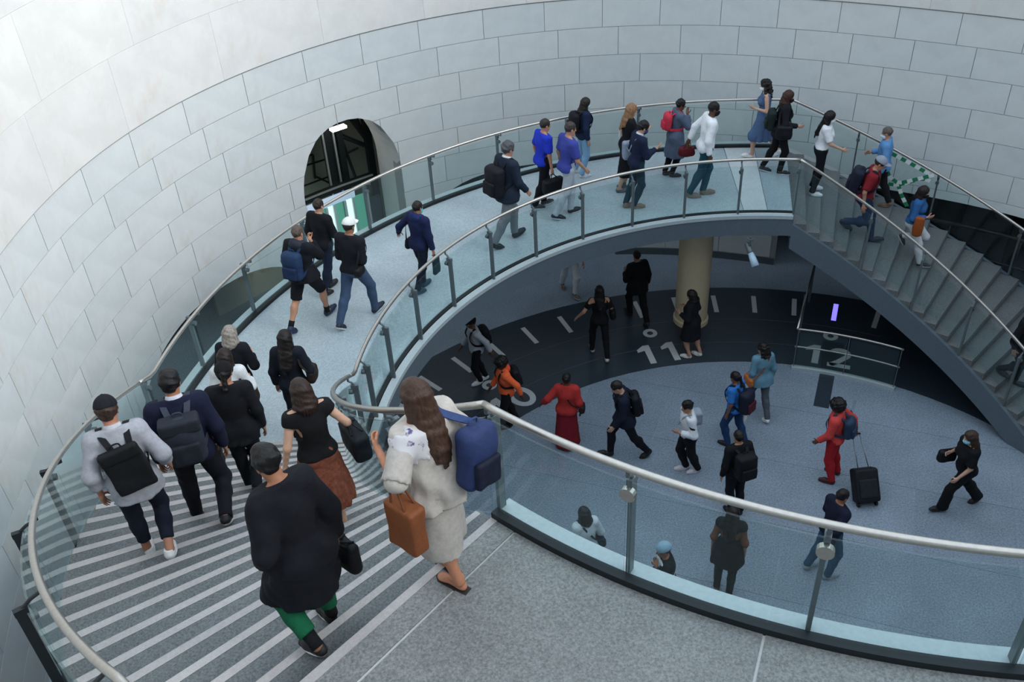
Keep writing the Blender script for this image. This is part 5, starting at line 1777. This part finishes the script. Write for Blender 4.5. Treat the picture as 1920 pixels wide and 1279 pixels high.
q = person('person with dark bob in white top behind the landing glass', [(1092, 1098), (1106, 1095)], (1094, 949), 'low', (-20, -30), sex='f', tops=[LS('#c9d5da', off=0.026)], hair=('bob', 0.13, '#1d2126'), skin='#b98a70', arms=('down', 'elbow'), h=1.64)
shoulder_bag(q, 'dark strap bag across the white top behind the landing glass', 1, '#1c2a36', (0.24, 0.10, 0.18), 0.96, cross=True)
# ------------------------------------------------------------------ suitcase
def suitcase():
    hw_ = p41.tow([p41.hand[1]])[0]
    top = on_z(1610, 893, 0.62); b = on_z(1625, 948, 0.0)
    ax = unit(np.array([(b - hw_)[0], (b - hw_)[1], 0]))
    side = np.array([-ax[1], ax[0], 0])
    tilt = math.radians(38)
    upv = unit(-ax * math.sin(tilt) + np.array([0, 0, 1]) * math.cos(tilt))
    nrm = np.cross(side, upv)
    base = np.array([b[0], b[1], 0.05])
    R = np.array([side, nrm, upv])
    ctr = base + upv * 0.31
    f = Field(ctr - 0.5, ctr + 0.5, 0.014)
    f.put(BX(ctr, (0.20, 0.13, 0.28), 0.045, R), 0)
    V, Q = f.mesh()
    root = empty('suitcase', base * np.array([1, 1, 0]), 'black wheeled suitcase pulled by the person in red', 'suitcase')
    mesh('case_body', V, Q, fabric('#121419', 0.6), root, True)
    for s_ in (-1, 1):
        f = Field(ctr - 0.5, ctr + 0.5, 0.016)
        f.put(BX(ctr + nrm * s_ * 0.135 - upv * 0.05, (0.155, 0.022, 0.16), 0.02, R), 0)
        V, Q = f.mesh()
        mesh('pocket', V, Q, fabric('#191c23', 0.6), root, True)
    mb = MB()
    for s_ in (-1, 1):
        c = base + side * s_ * 0.15 - upv * 0.005
        mb = MB(); mb.tube([c - side * 0.018, c + side * 0.018], 0.045, 16)
        mb.build('wheel', plain('rubber', '#0d0d0e', 0.7), root, False)
    t0 = ctr + upv * 0.275
    for s_ in (-1, 1):
        mb = MB(); mb.tube([t0 + side * s_ * 0.09, hw_ + side * s_ * 0.06], 0.009, 8)
        mb.build('pull_rod', plain('rod', '#8a8e92', 0.35, 0.8), root, True)
    mb = MB(); mb.tube([hw_ - side * 0.075, hw_ + side * 0.075], 0.016, 10)
    mb.build('grip', plain('rubber', '#0d0d0e', 0.7), root, True)
suitcase()

# ------------------------------------------------------------------ guard rail by the numeral twelve
def guard():
    root = empty('guard_rail', pol(5.9, 64, 0), 'low steel and glass guard rail standing round the numeral twelve', 'railing')
    rg, ta, tb = 5.86, 73.6, 54.6
    ts = np.linspace(tb, ta, 24)
    mb = MB(); mb.tube([pol(rg, t, 0.95) for t in ts], 0.022, 8); mb.build('top_rail', M_STEEL, root, True)
    mb = MB(); mb.tube([pol(rg + 0.02, t, 0.52) for t in ts], 0.018, 8); mb.build('mid_rail', M_STEEL, root, True)
    V, F = sweep(rect(rg - 0.06, rg + 0.04, 0.0, 0.06), ts); mesh('base_rail', V, F, M_CURB, root)
    mb = MB(); mb.tube([pol(rg, ta, 0.95), pol(8.3, 71.4, 0.95)], 0.022, 8); mb.build('side_rail', M_STEEL, root, True)
    for t in (tb + 0.3, (ta + tb) / 2, ta - 0.3):
        mb = MB(); A = np.array([pol(1, t), pol(1, t + 90), np.array([0, 0, 1.0])]); mb.box(pol(rg + 0.01, t, 0.475), (0.05, 0.014, 0.95), A); mb.build('post', M_DSTEEL, root)
    for r_ in (7.1, 8.28):
        t = 73.6 - (r_ - rg) / (8.3 - rg) * 2.2
        mb = MB(); A = np.array([pol(1, t), pol(1, t + 90), np.array([0, 0, 1.0])]); mb.box(pol(r_, t, 0.475), (0.014, 0.05, 0.95), A); mb.build('post', M_DSTEEL, root)
    m_ = (ta + tb) / 2
    for a, b in ((tb + 0.6, m_ - 0.3), (m_ + 0.3, ta - 0.6)):
        V, F = sweep(rect(rg - 0.006, rg + 0.006, 0.06, 0.90), np.linspace(a, b, 10)); mesh('glass_panel', V, F, M_GLASS, root)
guard()

# ------------------------------------------------------------------ spotlight under the walkway
def spot():
    top = on_z(1407, 447, Z1 - 0.36)
    tip = np.array([top[0], top[1], Z1 - 0.36])
    root = empty('spotlight', tip, 'grey spotlight with pale head hung under the walkway', 'lamp')
    j = tip + np.array([0, 0, -0.22])
    mb = MB(); mb.tube([tip, j], 0.018, 10); mb.build('stem', M_DSTEEL, root, True)
    mb = MB(); mb.tube([tip, tip + (0, 0, -0.02)], 0.06, 16); mb.build('ceiling_plate', M_DSTEEL, root)
    d = unit((0.10, -0.30, -0.28))
    mb = MB(); mb.tube([j - d * 0.12, j - d * 0.10, j + d * 0.06, j + d * 0.08], [0.04, 0.055, 0.055, 0.05], 16); mb.build('lamp_body', M_DSTEEL, root, True)
    mb = MB(); mb.tube([j + d * 0.08, j + d * 0.20, j + d * 0.34], [0.05, 0.065, 0.07], 16); mb.build('lamp_head', plain('pale_lamp', '#a9c3d6', 0.3), root, True)
spot()

# ------------------------------------------------------------------ striped tape on the outer rail of the lower flight
def tape():
    gm = plain('tape_green', '#1f7a55', 0.5); wm = plain('tape_white', '#d8dfdc', 0.5)
    root = empty('barrier_tape', on_cyl(1700, 340, 8.45), 'green and white striped barrier tape tied to the handrail beside the wall', 'tape')
    def run(pix, R):
        pts = []
        for a, b in zip(pix[:-1], pix[1:]):
            for u in np.linspace(0, 1, 9)[:-1]:
                p = on_cyl(a[0] + (b[0] - a[0]) * u, a[1] + (b[1] - a[1]) * u, R); pts.append(p)
        pts.append(on_cyl(*pix[-1], R))
        pts = np.array(pts)
        L = np.r_[0, np.cumsum(np.linalg.norm(np.diff(pts, axis=0), axis=1))]
        s = np.arange(0, L[-1], 0.10)
        Q = np.stack([np.interp(s, L, pts[:, i]) for i in range(3)], 1)
        if len(Q) < 2: return
        N = np.array([-Q[:, 0], -Q[:, 1], 0 * Q[:, 0]]).T + np.array([0, 0, 0.3])
        V, F = strip_geo(Q, N, 0.075, 0.003)
        fm = [((i // 4) % 2) for i in range(len(F) - 2)] + [0, 0]
        mesh('tape_band', V, F, [gm, wm], root, False, fm)
    run([(1672, 288), (1710, 308), (1748, 330)], 8.44)
    run([(1657, 305), (1668, 332), (1684, 344), (1720, 336), (1752, 328)], 8.40)
    run([(1645, 343), (1684, 347), (1730, 334), (1750, 342)], 8.41)
    run([(1684, 346), (1690, 365), (1702, 390)], 8.42)
tape()

# ------------------------------------------------------------------ behind the tall arch
M_IRON = plain('dark_iron', '#1d2324', 0.5, 0.3)
def behind_arch():
    RA = 12.7
    def pc(px, py, R=RA):
        p = on_cyl(px, py, R)
        return theta(p), p[2]
    def upright(px, py, w, name, label, mat, R=RA, z0=0.0, z1=5.0, d=0.12, parent=None):
        t, _ = pc(px, py, R)
        mb = MB(); A = np.array([pol(1, t), pol(1, t + 90), np.array([0, 0, 1.0])])
        mb.box(pol(R, t, (z0 + z1) / 2), (d, w, z1 - z0), A)
        o = mb.build(name, mat, parent)
        return tag(o, label, 'post') if parent is None else o
    upright(616, 270, 0.26, 'iron_post', 'broad dark iron post behind the tall arch', M_IRON)
    upright(641, 290, 0.14, 'iron_post', 'narrow dark iron post beside the broad one behind the tall arch', M_IRON)
    upright(690, 262, 0.16, 'iron_post', 'dark iron post next to the stone reveal of the tall arch', M_IRON)
    pale = plain('pale_pipe', '#a9b0ae', 0.4, 0.4)
    upright(607, 270, 0.04, 'pipe', 'pale pipe left of the broad iron post', pale, RA - 0.1, d=0.04)
    upright(629, 280, 0.04, 'pipe', 'pale pipe between the two iron posts', pale, RA - 0.1, d=0.04)
    fr = empty('iron_truss', pol(RA, 127, 0), 'dark iron truss of crossed bars behind the tall arch', 'truss')
    for a, b, w in (((640, 255), (690, 275), 0.05), ((640, 258), (668, 335), 0.035), ((672, 278), (642, 292), 0.03), ((660, 222), (690, 262), 0.07), ((668, 222), (680, 250), 0.05)):
        (t0, z0), (t1, z1) = pc(*a), pc(*b)
        mb = MB(); mb.tube([pol(RA + 0.02, t0, z0), pol(RA + 0.02, t1, z1)], w, 6); mb.build('bar', M_IRON, fr)
    grille = empty('window_grille', pol(13.4, 131, 0), 'thin dark glazing bars on the wall behind the tall arch', 'grille')
    for a, b in (((565, 313), (613, 298)), ((566, 350), (620, 330)), ((587, 290), (591, 335)), ((590, 330), (622, 345)), ((575, 292), (586, 290))):
        (t0, z0), (t1, z1) = pc(*a, 13.4), pc(*b, 13.4)
        mb = MB(); mb.tube([pol(13.4, t0, z0), pol(13.4, t1, z1)], 0.022, 6); mb.build('bar', M_IRON, grille)
    V, F = sweep(rect(13.5, 13.6, 0.0, 5.0), arcs(120, 140, 1.0)); tag(mesh('wall_shop', V, F, M_OLIVE, origin=(0, 0, 0)), 'grey olive wall behind the tall arch', None, None, 'structure')
    kr = empty('kiosk', pol(12.5, 128.5, 0), 'lit glass kiosk with a pale sign band behind the tall arch', 'kiosk')
    RK = 12.35
    tl, zl = pc(572, 376, RK); tr_, zr = pc(700, 335, RK)
    zb = (zl + pc(653, 345, RK)[1]) / 2
    V, F = sweep(rect(RK, RK + 0.19, zb - 0.10, zb), arcs(tr_, tl, 0.8)); mesh('top_beam', V, F, M_IRON, kr)
    V, F = sweep(rect(RK - 0.02, RK + 0.02, zb, zb + 0.03), arcs(tr_, tl, 0.8)); mesh('top_edge', V, F, pale, kr)
    te = pc(664, 362, RK)[0]
    V, F = sweep(rect(RK - 0.03, RK + 0.02, zb - 0.34, zb - 0.14), arcs(te, tl, 0.8)); mesh('sign_band', V, F, plain('sign_blue', '#b9cbe0', 0.4, emit='#c3d6ea', emit_s=0.35), kr)
    xs = [(580, 640, 0), (648, 655, 1), (655, 664, 0), (668, 686, 1)]
    for i, (x0, x1, c) in enumerate(((590, 612, 1), (615, 628, 0), (629, 647, 1), (653, 664, 0), (668, 692, 1))):
        ta, tb = pc(x0, 400, RK)[0], pc(x1, 400, RK)[0]
        V, F = sweep(rect(RK + 0.02, RK + 0.05, 0.05, zb - 0.36), arcs(tb, ta, 0.6))
        mesh('lit_panel', V, F, plain('lit_panel_%d' % c, ('#c9ebe2', '#5f9d8c')[c], 0.3, emit=('#d3f3ec', '#5fb79a')[c], emit_s=(0.9, 0.28)[c]), kr)
    for x in (613.5, 628.5, 650, 666, 694):
        t = pc(x, 400, RK)[0]
        mb = MB(); A = np.array([pol(1, t), pol(1, t + 90), np.array([0, 0, 1.0])]); mb.box(pol(RK, t, (zb - 0.36) / 2), (0.06, 0.05, zb - 0.36), A); mb.build('mullion', plain('white_frame', '#ccd6d4', 0.4), kr)
    t = pc(702, 370, RK)[0]
    mb = MB(); A = np.array([pol(1, t), pol(1, t + 90), np.array([0, 0, 1.0])]); mb.box(pol(RK, t, 0.95), (0.08, 0.26, 1.9), A); mb.build('side_panel', plain('slate_panel', '#4a545a', 0.5), kr)
    t, z_ = pc(634, 240, 12.2)
    lt = empty('ceiling_light', pol(12.2, t, z_), 'bright white strip light hung behind the tall arch', 'lamp')
    A = np.array([pol(1, t), pol(1, t + 90), np.array([0, 0, 1.0])])
    mb = MB(); mb.box(pol(12.2, t, z_), (0.14, 0.34, 0.05), A); mb.build('diffuser', plain('tube_light', '#ffffff', 0.3, emit='#fffaf0', emit_s=12.0), lt)
    mb = MB(); mb.tube([pol(12.2, t, z_ + 0.02), pol(12.2, t, 5.0)], 0.012, 6); mb.build('hanger', M_IRON, lt)
behind_arch()
# dark pillar and rails in the wide opening by the lower flight
def right_open():
    mb = MB(); t = 52.5; A = np.array([pol(1, t), pol(1, t + 90), np.array([0, 0, 1.0])])
    mb.box(pol(10.6, t, 2.5), (0.5, 0.95, 5.0), A)
    tag(mb.build('pillar', plain('dark_blue_panel', '#1c242c', 0.5)), 'broad dark blue pillar in the low opening beside the stair', 'pillar')
    root = empty('passage_railing', pol(10.2, 55, 0), 'dark iron railing across the low opening beside the stair', 'railing')
    for z_ in (1.55, 0.9, 0.3):
        mb = MB(); mb.tube([pol(wall_r(t_) + 0.5, t_, z_) for t_ in np.linspace(40, 66, 20)], 0.05 if z_ > 1 else 0.025, 8); mb.build('rail', M_IRON, root, True)
    for t_ in (42, 45, 48, 56, 59, 62, 65):
        mb = MB(); mb.tube([pol(wall_r(t_) + 0.5, t_, 0), pol(wall_r(t_) + 0.5, t_, 1.55)], 0.02, 8); mb.build('upright', M_IRON, root, True)
right_open()
